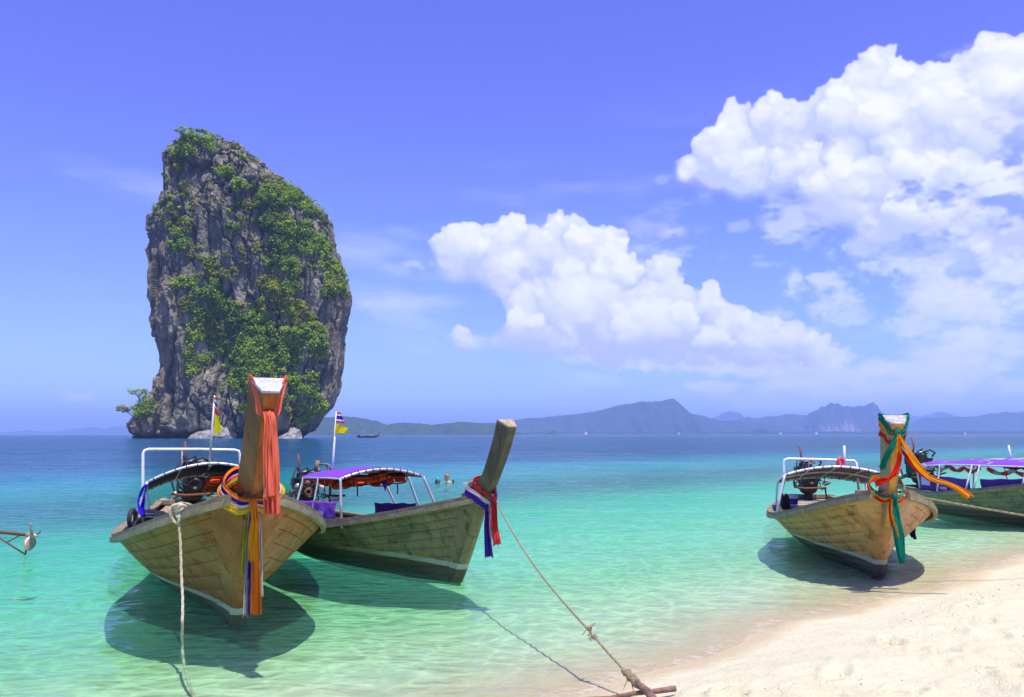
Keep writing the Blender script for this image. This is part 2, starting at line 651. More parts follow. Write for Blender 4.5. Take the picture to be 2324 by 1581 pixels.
def shore_s(x, y):
    """distance out to sea from the waterline (negative on the beach)"""
    a = (x - SH0[0]) * SHD[0] + (y - SH0[1]) * SHD[1]
    s = (x - SH0[0]) * SHN[0] + (y - SH0[1]) * SHN[1]
    s = s + .10 * np.sin(a * 1.15 + .6) + .05 * np.sin(a * 2.9 + 2) + .03 * vnoise(a * 4, 0.3, 0.0, 5)
    s = s - .012 * np.clip(-a - 6, 0, 60) ** 1.6 * 0 + 0.0
    return s, a


def ground_z(x, y, fine=True):
    s, a = shore_s(x, y)
    dry = np.clip(-s, 0, None)
    sea = np.clip(s, 0, None)
    z = .075 * np.clip(dry, 0, 6) + .02 * np.clip(dry - 6, 0, 40) + .05 * sstep(.2, 1.2, dry)
    depth = .085 * np.clip(sea, 0, 6) + .028 * np.clip(sea - 6, 0, 60) + .02 * np.clip(sea - 66, 0, 200)
    z = z - depth
    if fine:
        w = sstep(.25, 1.5, dry)
        z = z + w * (.03 * fbm(x * 1.1, y * 1.1, 0.0, 3, 3) + .02 * fbm(x * 4, y * 4, 0.0, 3, 9))
        # seabed ripples and soft hollows
        ws = sstep(.1, 1.2, sea)
        z = z + ws * (.03 * fbm(x * .7, y * .7, 0.0, 3, 13) + .006 * np.sin((s + .3 * fbm(x, y, 0.0, 2, 15)) * 26) * sstep(6, 1, sea))
        # swash ledges at the water's edge
        z = z + .006 * sstep(-.05, .02, s) * sstep(.5, .1, s) * vnoise(a * 2, s * 6, 0.0, 21)
    return z


def footprints(X, Y, Z):
    rs = np.random.default_rng(3)
    for i in range(260):
        x = rs.uniform(.6, 9.0); y = rs.uniform(4.0, 11)
        s, _ = shore_s(np.array(x), np.array(y))
        if s > -.75:
            continue
        r1, r2 = rs.uniform(.10, .20), rs.uniform(.06, .10)
        an = rs.uniform(0, 3.14)
        dx, dy = X - x, Y - y
        m = (abs(dx) < .5) & (abs(dy) < .5)
        if not m.any():
            continue
        u = (dx[m] * math.cos(an) + dy[m] * math.sin(an)) / r1
        v = (-dx[m] * math.sin(an) + dy[m] * math.cos(an)) / r2
        q = np.sqrt(u * u + v * v)
        dep = rs.uniform(.014, .05)
        Z[m] += -dep * sstep(1.15, .55, q) + dep * .7 * np.exp(-((q - 1.35) / .28) ** 2) * (1 + .5 * vnoise(dx[m] * 22, dy[m] * 22, 0.0, 7))
    # the little scarp of kicked up sand left of the middle
    for (cx, cy, L_, h) in ((2.0, 5.95, .55, .035), (1.55, 5.75, .35, .02), (2.55, 6.02, .5, .02), (6.6, 8.1, .3, .03), (5.0, 6.9, .35, .03)):
        dx, dy = X - cx, Y - cy
        m = (abs(dx) < 1) & (abs(dy) < 1)
        u = dx[m] * .96 + dy[m] * -.25; v = dx[m] * .25 + dy[m] * .96
        g = np.exp(-(u / L_) ** 2) * sstep(-.10, .02, v + .05 * vnoise(u * 9, 0.1, 0.0, 2)) * sstep(.55, .0, v)
        Z[m] += h * g * (1 + .5 * vnoise(u * 14, v * 14, 0.0, 4))
    return Z


def build_ground(mat):
    n_r, n_c = 520, 620
    r = 2.2 * np.exp(np.linspace(0, 1, n_r) ** 1.15 * math.log(330 / 2.2))
    th = np.radians(np.linspace(-62, 62, n_c))
    R_, T_ = np.meshgrid(r, th, indexing='ij')
    X, Y = R_ * np.sin(T_), R_ * np.cos(T_) - .5
    Z = ground_z(X, Y)
    Z = footprints(X, Y, Z)
    me = np_mesh("sand_ground", np.stack([X, Y, Z], -1).reshape(-1, 3), grid_faces(n_r, n_c), [mat])
    s, a = shore_s(X, Y)
    vattr(me, "shore", s.ravel())
    o = link("ground", me)
    tag(o, "pale sand beach running down into the clear shallows", kind='structure')
    return o


def mat_sand():
    m = Mat("coral_sand")
    P = m.pos()
    sh = m.attr("shore")
    big = m.noise(P, .9, 4)
    mid = m.noise(P, 6, 5, .6)
    fine = m.noise(P, 160, 3, .7)
    c = m.mix(big, (.59, .575, .375), (.67, .66, .455))
    c = m.mix(m.math('MULTIPLY', m.ramp(mid, [(.45, 0.), (.75, 1.)]), .35), c, (.52, .41, .26))
    c = m.mix(m.math('MULTIPLY', m.ramp(fine, [(.62, 0.), (.72, 1.)]), .35), c, (.45, .33, .2))
    # wet band beside the water: damp sand is darker and a little glossy
    wob = m.math('ADD', sh, m.math('MULTIPLY', m.math('SUBTRACT', m.noise(P, 1.7, 3), .5), .35))
    dampness = m.ramp(m.math('ADD', m.math('MULTIPLY', wob, .5), .5), [(.36, 0.), (.46, 1.)])
    c = m.mix(m.math('MULTIPLY', dampness, .8), c, (.52, .42, .23))
    sea = m.ramp(m.math('MULTIPLY', sh, .1), [(.02, 0.), (.16, 1.)])
    c = m.mix(sea, c, (.60, .68, .46))
    rough = m.math('SUBTRACT', .95, m.math('MULTIPLY', dampness, .45))
    h = m.math('ADD', m.math('MULTIPLY', m.noise(P, 14, 6, .7), .8), m.math('MULTIPLY', fine, .12))
    return m.set(c, rough, normal=m.bump(h, .9, .05), spec=.25)


def mat_water():
    m = Mat("sea_water")
    P = m.pos()
    dep = m.attr("depth")
    far = m.attr("far")          # 0 near, 1 beyond a kilometre
    # waves too small for the mesh
    mp = m.n('ShaderNodeMapping'); mp.inputs['Scale'].default_value = (.75, 1.5, 1); mp.inputs['Rotation'].default_value = (0, 0, .25)
    m.l(P, mp.inputs[0])
    Q = mp.outputs[0]
    w = m.math('ADD', m.math('MULTIPLY', m.noise(Q, 1.9, 2, .5, .8), 1.1), m.math('MULTIPLY', m.noise(Q, 6.5, 1, .5, .4), .30))
    w2 = m.math('MULTIPLY', m.noise(Q, .34, 4, .55, .6), 8.5)
    hsum = m.mix(m.attr("mid"), w, m.math('ADD', w, w2))
    bs = m.n('ShaderNodeBump')
    bs.inputs['Distance'].default_value = .075
    m.l(hsum, bs.inputs['Height'])
    bs.inputs['Strength'].default_value = 1.0
    N = bs.outputs[0]
    # body of the water
    body = m.ramp(m.math('MULTIPLY', dep, 1 / 8.0), [(0, (.16, .70, .42)), (.08, (.06, .56, .36)), (.24, (.012, .40, .29)), (.40, (.006, .25, .24)), (.58, (.005, .12, .18)), (.8, (.006, .065, .135)), (1., (.010, .055, .13))])
    patch = m.noise(P, .05, 4, .6, 1.0)
    body = m.mix(m.math('MULTIPLY', m.ramp(patch, [(.4, 0.), (.65, 1.)]), .35), body, m.mix(.5, body, (.008, .16, .24)))
    tint = m.ramp(m.math('MULTIPLY', dep, 1 / 3.0), [(0, (1., 1., 1.)), (.03, (.90, 1., .95)), (.12, (.62, 1., .82)), (.33, (.36, .97, .78)), (.66, (.16, .90, .70)), (1., (.08, .78, .64))])
    # caustics painted into the tint: a cell pattern standing in for focused sunlight
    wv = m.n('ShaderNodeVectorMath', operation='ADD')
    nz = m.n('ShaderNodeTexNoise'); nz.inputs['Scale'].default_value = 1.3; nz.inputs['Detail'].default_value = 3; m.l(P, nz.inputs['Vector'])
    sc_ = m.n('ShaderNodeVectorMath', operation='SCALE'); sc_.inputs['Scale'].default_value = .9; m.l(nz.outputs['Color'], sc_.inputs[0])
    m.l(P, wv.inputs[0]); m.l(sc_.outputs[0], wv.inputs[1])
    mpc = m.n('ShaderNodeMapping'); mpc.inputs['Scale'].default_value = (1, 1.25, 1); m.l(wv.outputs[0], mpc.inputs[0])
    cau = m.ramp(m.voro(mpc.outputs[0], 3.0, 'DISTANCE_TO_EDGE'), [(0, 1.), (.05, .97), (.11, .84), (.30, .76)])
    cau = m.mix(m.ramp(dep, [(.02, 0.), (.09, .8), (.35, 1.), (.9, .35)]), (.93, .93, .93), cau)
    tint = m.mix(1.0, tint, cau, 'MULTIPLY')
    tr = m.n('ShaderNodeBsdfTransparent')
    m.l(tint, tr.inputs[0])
    df = m.n('ShaderNodeBsdfDiffuse')
    m.l(body, df.inputs[0])
    m.l(N, df.inputs['Normal'])
    k = m.ramp(m.math('MULTIPLY', dep, 1 / 4.0), [(0, 0.), (.04, .03), (.09, .15), (.25, .20), (.5, .36), (.75, .78), (1., 1.)])
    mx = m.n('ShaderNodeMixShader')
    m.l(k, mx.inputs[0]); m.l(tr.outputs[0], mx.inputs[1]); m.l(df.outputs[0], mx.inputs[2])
    gl = m.n('ShaderNodeBsdfGlossy')
    gl.inputs['Roughness'].default_value = .09
    gl.inputs['Color'].default_value = (1, 1, 1, 1)
    m.l(N, gl.inputs['Normal'])
    fr = m.n('ShaderNodeFresnel'); fr.inputs['IOR'].default_value = 1.33
    m.l(N, fr.inputs['Normal'])
    fac = m.math('MINIMUM', m.math('MULTIPLY', fr.outputs[0], .8), .56)
    edge = m.ramp(dep, [(0, 0.), (.02, .35), (.35, 1.)])
    fac = m.math('MULTIPLY', fac, edge)
    m2 = m.n('ShaderNodeMixShader')
    m.l(fac, m2.inputs[0]); m.l(mx.outputs[0], m2.inputs[1]); m.l(gl.outputs[0], m2.inputs[2])
    # a broken lace of foam where the swash thins out
    fn = m.noise(P, 7.0, 4, .7, 1.0)
    fl = m.math('MULTIPLY', m.ramp(dep, [(0, 1.), (.007, .8), (.018, 0.)]), m.ramp(fn, [(.48, 0.), (.62, .28)]))
    wd = m.n('ShaderNodeBsdfDiffuse'); wd.inputs[0].default_value = (.8, .8, .78, 1)
    m3 = m.n('ShaderNodeMixShader')
    m.l(fl, m3.inputs[0]); m.l(m2.outputs[0], m3.inputs[1]); m.l(wd.outputs[0], m3.inputs[2])
    m.l(m3.outputs[0], m.out.inputs['Surface'])
    return m.m


def build_water(mat):
    n_r, n_c = 760, 700
    t = np.linspace(0, 1, n_r)
    r = 3.2 * np.exp(t ** 1.25 * math.log(29000 / 3.2))
    th = np.radians(np.linspace(-60, 60, n_c))
    R_, T_ = np.meshgrid(r, th, indexing='ij')
    X, Y = R_ * np.sin(T_), R_ * np.cos(T_) - .8
    s, a = shore_s(X, Y)
    zg = ground_z(X, Y)
    # how much water one looks through: grows faster than the gently shelving bottom
    dep = np.clip(-zg, 0, 30) + .10 * np.clip(s - 6, 0, 14) + .15 * np.clip(s - 20, 0, 60)
    dep = np.where(R_ < 300, dep, 30)
    dr = np.gradient(r)[:, None]
    amp = sstep(.0, .5, dep) * .8 + .2 * sstep(0, .1, dep)
    Z = np.zeros_like(X)
    for lam, A, ang in ((.55, .007, .5), (.9, .014, .2), (1.7, .026, -.35), (3.4, .042, .1), (7.0, .065, -.15), (15.0, .09, .3)):
        c_, s_ = math.cos(ang), math.sin(ang)
        u, v = (X * c_ + Y * s_) / (lam * 1.7), (-X * s_ + Y * c_) / lam
        n = fbm(u, v, 0.0, 2, int(lam * 10))
        n = n + .35 * (1 - 2 * abs(vnoise(u * 1.3 + 9, v * 1.3, 0.0, int(lam * 10) + 5)))
        ok = sstep(.62, .28, dr / lam)
        Z += A * n * ok * np.where(lam > 5, sstep(.4, 2.5, dep), amp)
    Z = Z * (1 + .0 * R_)
    me = np_mesh("sea", np.stack([X, Y, Z], -1).reshape(-1, 3), grid_faces(n_r, n_c), [mat])
    vattr(me, "depth", dep.ravel())
    vattr(me, "mid", sstep(20, 90, R_).ravel())
    vattr(me, "far", sstep(100, 1500, R_).ravel())
    o = link("water", me)
    tag(o, "clear turquoise sea turning deep blue towards the horizon", kind='structure')
    return o


def debris(mat_d, mat_w):
    """the drift line: bits of coral, leaf and twig too many to count"""
    rs = np.random.default_rng(8)
    V, Fc = [], []
    n = 0
    for i in range(1500):
        a = rs.uniform(-2, 15)
        if rs.random() < .62:
            s = -1.0 - .25 * math.sin(a * .9) + rs.normal() * .16
        else:
            s = rs.uniform(-4.5, -.45)
        x, y = SH0 + SHD * a + SHN * s
        if y < 3.5:
            continue
        z = float(ground_z(np.array(x), np.array(y)))
        r = rs.uniform(.003, .007) * (2.0 if rs.random() < .05 else 1)
        c = np.array((x, y, z + r * .3))
        for k in range(6):
            an = k * math.pi / 3
            V.append(c + (r * math.cos(an) * rs.uniform(.6, 1.3), r * math.sin(an) * rs.uniform(.6, 1.3), -r * .6))
        V.append(c + (0, 0, r * rs.uniform(.3, .8)))
        for k in range(6):
            Fc.append((n + k, n + (k + 1) % 6, n + 6))
        n += 7
    me = np_mesh("debris", np.array(V), np.array(Fc), [mat_d], smooth=False)
    o = link("drift_debris", me)
    tag(o, "line of tiny coral and leaf bits strewn along the dry beach", kind='stuff')


# ------------------------------------------------------------------ far hills
def prof(pts, x):
    p = np.array(pts, float)
    return np.interp(x, p[:, 0], p[:, 1])


def hill(name, pts, D, mat, label, jag=1.0, karst=0.0, depth=5.0, seed=0, base=986.0, rows=26, step=2.2, kind='structure', bumps=1.0, extra=None):
    """a ridge standing at distance D whose skyline runs through the given places of the picture"""
    p = np.array(pts, float)
    xs = np.arange(p[0, 0], p[-1, 0] + step, step)
    ys = np.interp(xs, p[:, 0], p[:, 1])
    wx = (xs - CX) / FPX * D
    h = np.clip((984.8 - ys) / FPX * D + EYE, 1.0, None)
    px = D / FPX
    t = np.linspace(-1, 1, rows)
    T_, Xw = np.meshgrid(t, wx, indexing='ij')
    Hh = np.broadcast_to(h, T_.shape)
    u = np.abs(T_)
    shp = (1 - u ** 1.5) if not karst else (1 - u ** (1.5 + 3 * karst))
    wid = depth * Hh + 6 * px
    spur = fbm(Xw / (26 * px), T_ * 1.3, 0.0, 4, seed)
    Yw = D + T_ * wid * (1 + .35 * spur)
    Z = Hh * shp
    Z = Z * (1 + .22 * fbm(Xw / (16 * px), T_ * 3.0, 0.0, 5, seed + 9) * sstep(0, .25, u) * sstep(1, .8, u))
    Z = Z + px * jag * (1.3 * vnoise(Xw / (2.2 * px), T_ * 9, 0.0, seed + 3) + .8 * vnoise(Xw / (4.5 * px), T_ * 6, 0.0, seed + 4)) * sstep(1., .85, u)
    Z = np.where(u > .999, -3 * px, Z)
    me = np_mesh(name, np.stack([Xw, Yw, Z], -1).reshape(-1, 3), grid_faces(rows, len(xs))[:, ::-1], [mat], smooth=False if karst else True)
    o = link(name, me)
    tag(o, label, kind=kind)
    return o


def mat_hill(name, a, b, rock=None, scale=1.0):
    m = Mat(name)
    P = m.pos()
    c = m.mix(m.ramp(m.noise(P, .012 * scale, 8, .65), [(.35, 0.), (.65, 1.)]), a, b)
    c = m.mix(m.ramp(m.noise(P, .08 * scale, 4, .7), [(.4, 0.), (.6, .6)]), c, tuple(q * .45 for q in a))
    if rock:
        geo = m.n('ShaderNodeNewGeometry')
        z = m.sep(geo.outputs['Normal'])[2]
        f = m.math('MULTIPLY', m.ramp(z, [(.25, 1.), (.5, 0.)]), m.ramp(m.noise(P, .004 * scale, 4), [(.45, 0.), (.55, 1.)]))
        c = m.mix(f, c, rock)
    return m.set(c, .95, spec=.05)


# ------------------------------------------------------------------ the limestone island
RD = 372.0                                          # its distance from the camera
R_RIGHT = [(300,457),(303,469),(312,497),(322,520),(331,544),(355,546),(364,586),(378,600),(406,628),(430,661),(460,698),(479,726),(495,740),(528,750),(561,759),
           (598,771),(636,782),(669,792),(697,793),(730,786),(753,782),(795,778),(833,777),(865,771),(889,771),(926,759),(940,740),(964,726),(976,717),(985,698),(992,689),(998,686)]
R_LEFT = [(300,455),(303,452),(313,440),(329,403),(343,380),(360,370),(378,363),(420,363),(444,358),(477,349),(510,337),(538,336),(552,346),(584,343),(631,347),
          (678,351),(702,356),(739,352),(776,354),(809,363),(842,366),(880,358),(898,353),(917,340),(955,312),(969,301),(983,309),(990,323),(998,325)]


def island_point(yv, a):
    """yv: height as a row of the picture, a: angle 0 (right end) .. pi (left end) round the seaward front, to 2 pi behind"""
    l = prof(R_LEFT, yv); r = prof(R_RIGHT, yv)
    k = RD / FPX
    zz = (984.8 - yv) * k * 1.012 + EYE
    cx, hw = ((l + r) / 2 - CX) * k, (r - l) / 2 * k
    hd = (10 + .42 * hw) * sstep(300, 345, yv) * sstep(1010, 985, yv) ** .3
    c, s = np.cos(a), np.sin(a)
    X = cx + hw * np.sign(c) * np.abs(c) ** .8
    Y = RD - hd * np.sign(s) * np.abs(s) ** .75
    return X, Y, zz


def build_island(mat):
    nz, na = 470, 620
    yv = np.concatenate([np.linspace(300.5, 330, 40), np.linspace(330.5, 997, nz - 40)])
    a = np.concatenate([np.linspace(0, math.pi, na - 80), np.linspace(math.pi, 2 * math.pi, 81)[1:]])
    A, YV = np.meshgrid(a, yv)
    X, Y, Z = island_point(YV, A)
    front = np.clip(np.sin(A), 0, 1)
    # warped coordinates make the joints and flutes run unevenly
    wx = X + 1.3 * fbm(X / 12, Z / 12, Y / 12, 2, 1)
    wz = Z + 2.0 * fbm(X / 12, Z / 14, Y / 12, 2, 2) + .30 * X
    wy = Y + 1.2 * fbm(X / 12, Z / 12, Y / 12, 2, 3)
    big = fbm(X / 20, Z / 48, Y / 20, 3, 4) * 8.5 - 1.0
    flute = -np.abs(fbm(wx / 5.5, wz / 34, wy / 5.5, 3, 5)) * 5.2
    tilt = wz + .25 * wx
    d1, d2, rv = worley(wx / 6.0, wy / 6.0, wz / 26.0, 6)
    e1, e2, ev = worley(wx / 2.3, wy / 2.6, tilt / 4.6, 16)
    msk = sstep(-.25, .3, fbm(X / 15, Z / 20, Y / 15, 2, 44))
    blocks = (rv - .5) * 3.8 - 1.6 * sstep(.07, 0, d2 - d1)
    small = ((ev - .5) * 1.9 - .7 * sstep(.08, 0, e2 - e1)) * (.35 + .65 * msk)
    small = small + 1.1 * (1 - 2 * np.abs(fbm(wx / 3.2, wz / 9, wy / 3.2, 4, 36)))
    grit = fbm(wx / 1.1, wz / 1.1, wy / 1.1, 3, 26) * .30
    steep = sstep(302, 330, YV)
    notch = -5.5 * np.exp(-((YV - 987) / 7) ** 2) * (X > -142) + -2.5 * np.exp(-((YV - 968) / 9) ** 2) * sstep(.2, .8, vnoise(X / 7, 0 * X, 0.0, 4))
    disp = (big * front + flute + blocks * .8 + small + grit) * (.35 + .65 * steep) + notch * front
    edge = .42 + .58 * sstep(.05, .5, front)
    disp = disp - 2.4 * sstep(.5, .05, front)
    nx, ny = np.cos(A) * .9, -np.sin(A)
    X2 = X + nx * disp * edge
    Y2 = Y + ny * disp * edge
    Z2 = Z + .5 * small * steep
    V = np.stack([X2, Y2, Z2], -1)
    R, C = V.shape[:2]
    idx = np.arange(R)[:, None] * C + np.arange(C)[None, :]
    i = idx[:-1, :]
    j = np.roll(idx, -1, axis=1)[:-1, :]
    Fq = np.stack([i, j, j + C, i + C], -1).reshape(-1, 4)
    me = np_mesh("cliff", V.reshape(-1, 3), Fq[:, ::-1], [mat], smooth=False)
    crease = np.clip(sstep(.09, 0, d2 - d1) * .7 + sstep(.10, 0, e2 - e1) * .40 * msk, 0, 1)
    vattr(me, "crease", crease.ravel())
    vattr(me, "block", ev.ravel())
    return me, V, YV


def mat_rock():
    m = Mat("limestone")
    P = m.pos()
    mp = m.n('ShaderNodeMapping'); mp.inputs['Scale'].default_value = (1, 1, .22)
    m.l(P, mp.inputs[0])
    S = mp.outputs[0]
    cr = m.attr("crease"); bl = m.attr("block")
    n1 = m.noise(P, .09, 6, .6, .4)
    n2 = m.noise(S, .45, 7, .68, .8)
    n3 = m.noise(P, 1.1, 5, .7)
    c = m.ramp(n2, [(.30, (.075, .074, .072)), (.45, (.17, .17, .165)), (.60, (.33, .325, .30)), (.76, (.58, .56, .50))])
    c = m.mix(m.ramp(n1, [(.44, 0.), (.56, .7)]), c, (.10, .10, .10))
    c = m.mix(m.math('MULTIPLY', bl, .35), c, (.27, .265, .27))
    c = m.mix(m.ramp(n3, [(.55, 0.), (.75, .5)]), c, (.40, .37, .33))
    # iron and clay stains where the face overhangs, low on both flanks
    sx, sy, sz = m.sep(P)
    right = m.math('MULTIPLY', m.ramp(m.math('MULTIPLY', m.math('ADD', sx, 100.), .02), [(.36, 0.), (.62, 1.)]), m.ramp(m.math('MULTIPLY', sz, .01), [(.08, 1.), (.60, .7), (.74, 0.)]))
    left = m.math('MULTIPLY', m.ramp(m.math('MULTIPLY', m.math('ADD', sx, 160.), .02), [(.05, .9), (.62, .0)]), m.ramp(m.math('MULTIPLY', sz, .01), [(.04, .3), (.30, 1.), (.62, .7), (.9, 0.)]))
    st = m.math('MULTIPLY', m.math('ADD', right, left, True), m.ramp(m.noise(S, .16, 6, .65, .8), [(.40, 0.), (.56, 1.)]))
    c = m.mix(m.math('MULTIPLY', st, .85), c, m.mix(n3, (.46, .25, .11), (.50, .38, .25)))
    c = m.mix(m.math('MULTIPLY', m.ramp(m.noise(S, .3, 5, .6), [(.5, 0.), (.7, .8)]), m.ramp(m.noise(P, .05, 3), [(.5, 0.), (.6, 1.)])), c, (.55, .53, .48))
    c = m.mix(m.math('MULTIPLY', cr, .75), c, (.018, .018, .028))
    # darker towards the foot
    c = m.mix(m.ramp(m.math('MULTIPLY', sz, .1), [(.05, .85), (.3, 0.)]), c, (.02, .02, .02))
    c = m.mix(1.0, c, (.92, .86, .62), 'MULTIPLY')
    h = m.math('ADD', m.noise(S, .8, 8, .75), m.math('MULTIPLY', m.voro(P, .6), .5))
    return m.set(c, .9, normal=m.bump(h, .6, .8), spec=.2)


def leaf_mesh(centres, radii, per, size, seed, squash=.8, updir=.9):
    """many small leaf clumps: quads scattered through ellipsoids"""
    rs = np.random.default_rng(seed)
    n = len(centres)
    C = np.repeat(np.asarray(centres, float), per, 0)
    Rr = np.repeat(np.asarray(radii, float), per)
    d = rs.normal(size=(n * per, 3)); d /= np.linalg.norm(d, axis=1)[:, None]
    k = rs.uniform(.45, 1.0, n * per) ** .7
    lump = 1 + .35 * vnoise(d[:, 0] * 2.1 + C[:, 0], d[:, 1] * 2.1 + C[:, 1], d[:, 2] * 2.1, seed % 97)
    p = C + d * (Rr * k * lump)[:, None] * np.array((1, 1, squash))
    nrm = d * .7 + rs.normal(size=d.shape) * .55 + np.array((0, -.1, updir)); nrm /= np.linalg.norm(nrm, axis=1)[:, None]
    u = np.cross(nrm, rs.normal(size=d.shape)); u /= np.linalg.norm(u, axis=1)[:, None]
    w = np.cross(nrm, u)
    sz = (np.asarray(size) * rs.uniform(.6, 1.3, n * per))[:, None]
    q = np.stack([p - u * sz, p - w * sz * .7, p + u * sz, p + w * sz * .7], 1)
    F_ = np.arange(n * per * 4).reshape(-1, 4)
    tone = np.repeat(rs.uniform(0, 1, n), per) * .7 + rs.uniform(0, .3, n * per)
    return q.reshape(-1, 3), F_, np.repeat(tone, 4)


def mat_leaf(name, dark, mid, light, dry=None):
    m = Mat(name)
    t = m.attr("tone")
    c = m.ramp(t, [(0, dark), (.5, mid), (1, light)])
    if dry:
        c = m.mix(m.ramp(m.noise(m.pos(), .06, 4, .6), [(.52, 0.), (.66, .9)]), c, dry)
    m.set(c, .6, spec=.2)
    tl = m.n('ShaderNodeBsdfTranslucent'); m.l(c, tl.inputs[0])
    mx = m.n('ShaderNodeMixShader'); mx.inputs[0].default_value = .35
    m.l(m.p.outputs[0], mx.inputs[1]); m.l(tl.outputs[0], mx.inputs[2])
    m.l(mx.outputs[0], m.out.inputs['Surface'])
    return m.m


def clump_obj(name, centres, radii, per, size, seed, mat, parent=None, origin=None, squash=.8):
    V, F_, tone = leaf_mesh(centres, radii, per, size, seed, squash)
    off = np.zeros(3) if origin is None else np.array(origin)
    me = np_mesh(name, V - off, F_, [mat], smooth=False)
    vattr(me, "tone", tone)
    return link(name, me, parent)


def zx(x): return 262.5 + .46845 * x
def zy(y): return 280 + .46845 * y


VEG = [  # x, y, rx, ry (in a close view of the island), density, kind: 0 mid green, 1 dark, 2 bright, 3 dry olive
 (400,75,70,26,1.1,0),(325,135,55,32,1.2,0),(308,195,32,42,.9,3),(455,92,42,24,.9,0),(585,130,18,28,1.0,1),(500,75,50,10,.6,1),
 (330,335,22,48,.8,3),(322,495,58,36,1.2,3),(305,575,46,42,1.3,0),(265,430,50,70,.45,3),(250,250,26,60,.4,3),(370,400,18,26,.8,0),(190,400,10,50,.8,1),(168,490,8,24,.8,1),
 (520,238,44,24,1.1,0),(602,305,36,30,1.1,2),(575,525,30,18,1.2,1),(480,120,30,20,.6,0),(640,180,40,16,.6,0),
 (740,390,72,40,1.3,1),(800,335,95,36,1.2,0),(880,368,95,40,1.2,1),(760,285,60,26,.8,3),(700,320,50,40,.6,3),(950,420,50,36,.8,0),(1012,470,18,34,.8,1),
 (700,450,30,56,1.1,2),(775,480,42,50,1.2,1),(830,550,66,66,1.0,0),(905,525,60,42,1.0,1),(945,585,60,54,1.1,0),(1010,595,40,46,.8,2),(640,400,40,30,.6,3),
 (770,560,30,70,1.2,1),(800,640,44,52,1.3,1),(850,705,34,48,1.3,0),(858,800,34,32,1.2,0),(760,680,36,44,.9,2),(700,610,40,40,.5,3),
 (1035,700,48,52,.9,0),(1075,745,34,52,.9,0),(1028,830,34,28,.8,1),(1110,820,14,50,.7,1),(970,690,40,40,.5,3),
 (310,782,42,36,1.1,2),(420,800,92,52,.9,0),(480,735,62,44,.8,3),(400,640,56,34,.6,3),(455,672,36,24,.9,0),(540,740,50,40,.7,3),
 (345,885,40,40,.9,3),(475,895,92,60,1.1,0),(395,1005,48,50,1.4,2),(560,965,76,56,1.2,1),(620,1035,92,62,1.3,0),(700,1000,60,56,1.0,1),(515,1065,62,46,1.2,0),(450,980,50,60,1.0,3),
 (650,1105,86,62,1.2,0),(740,1130,86,72,1.2,1),(860,1040,66,48,1.3,2),(865,1105,60,44,1.2,0),(960,1040,60,56,1.2,0),(985,1105,42,54,1.1,2),(690,910,44,60,1.1,2),(760,930,50,60,.8,3),(840,910,40,50,.7,2),
 (600,1150,40,50,1.0,1),(620,1245,54,62,1.1,0),(700,1205,80,50,1.2,0),(800,1190,70,56,1.2,2),(850,1285,76,56,1.1,0),(945,1265,46,50,1.2,0),(970,1375,44,56,1.3,2),(885,1400,60,46,.7,3),(915,1445,34,30,.7,0),
 (365,1150,24,80,.9,0),(640,1385,30,26,.8,0),(440,1130,36,30,.7,0),(830,1360,40,40,.7,3),(150,1375,62,42,1.5,1),(110,1400,30,30,1.2,0),(410,1190,26,24,.5,3),(540,1160,20,18,.6,2),
 (510,1290,14,14,.5,3),(600,640,60,40,.25,3),(470,380,50,60,.18,3),(600,460,60,60,.18,3)]
GRASS = [(745,775,60,36,.9),(800,830,62,44,1.2),(860,895,60,44,1.2),(915,955,56,40,1.2),(960,990,40,26,.9),(1060,770,46,60,.6),(800,480,60,50,.4),(560,900,60,40,.4)]


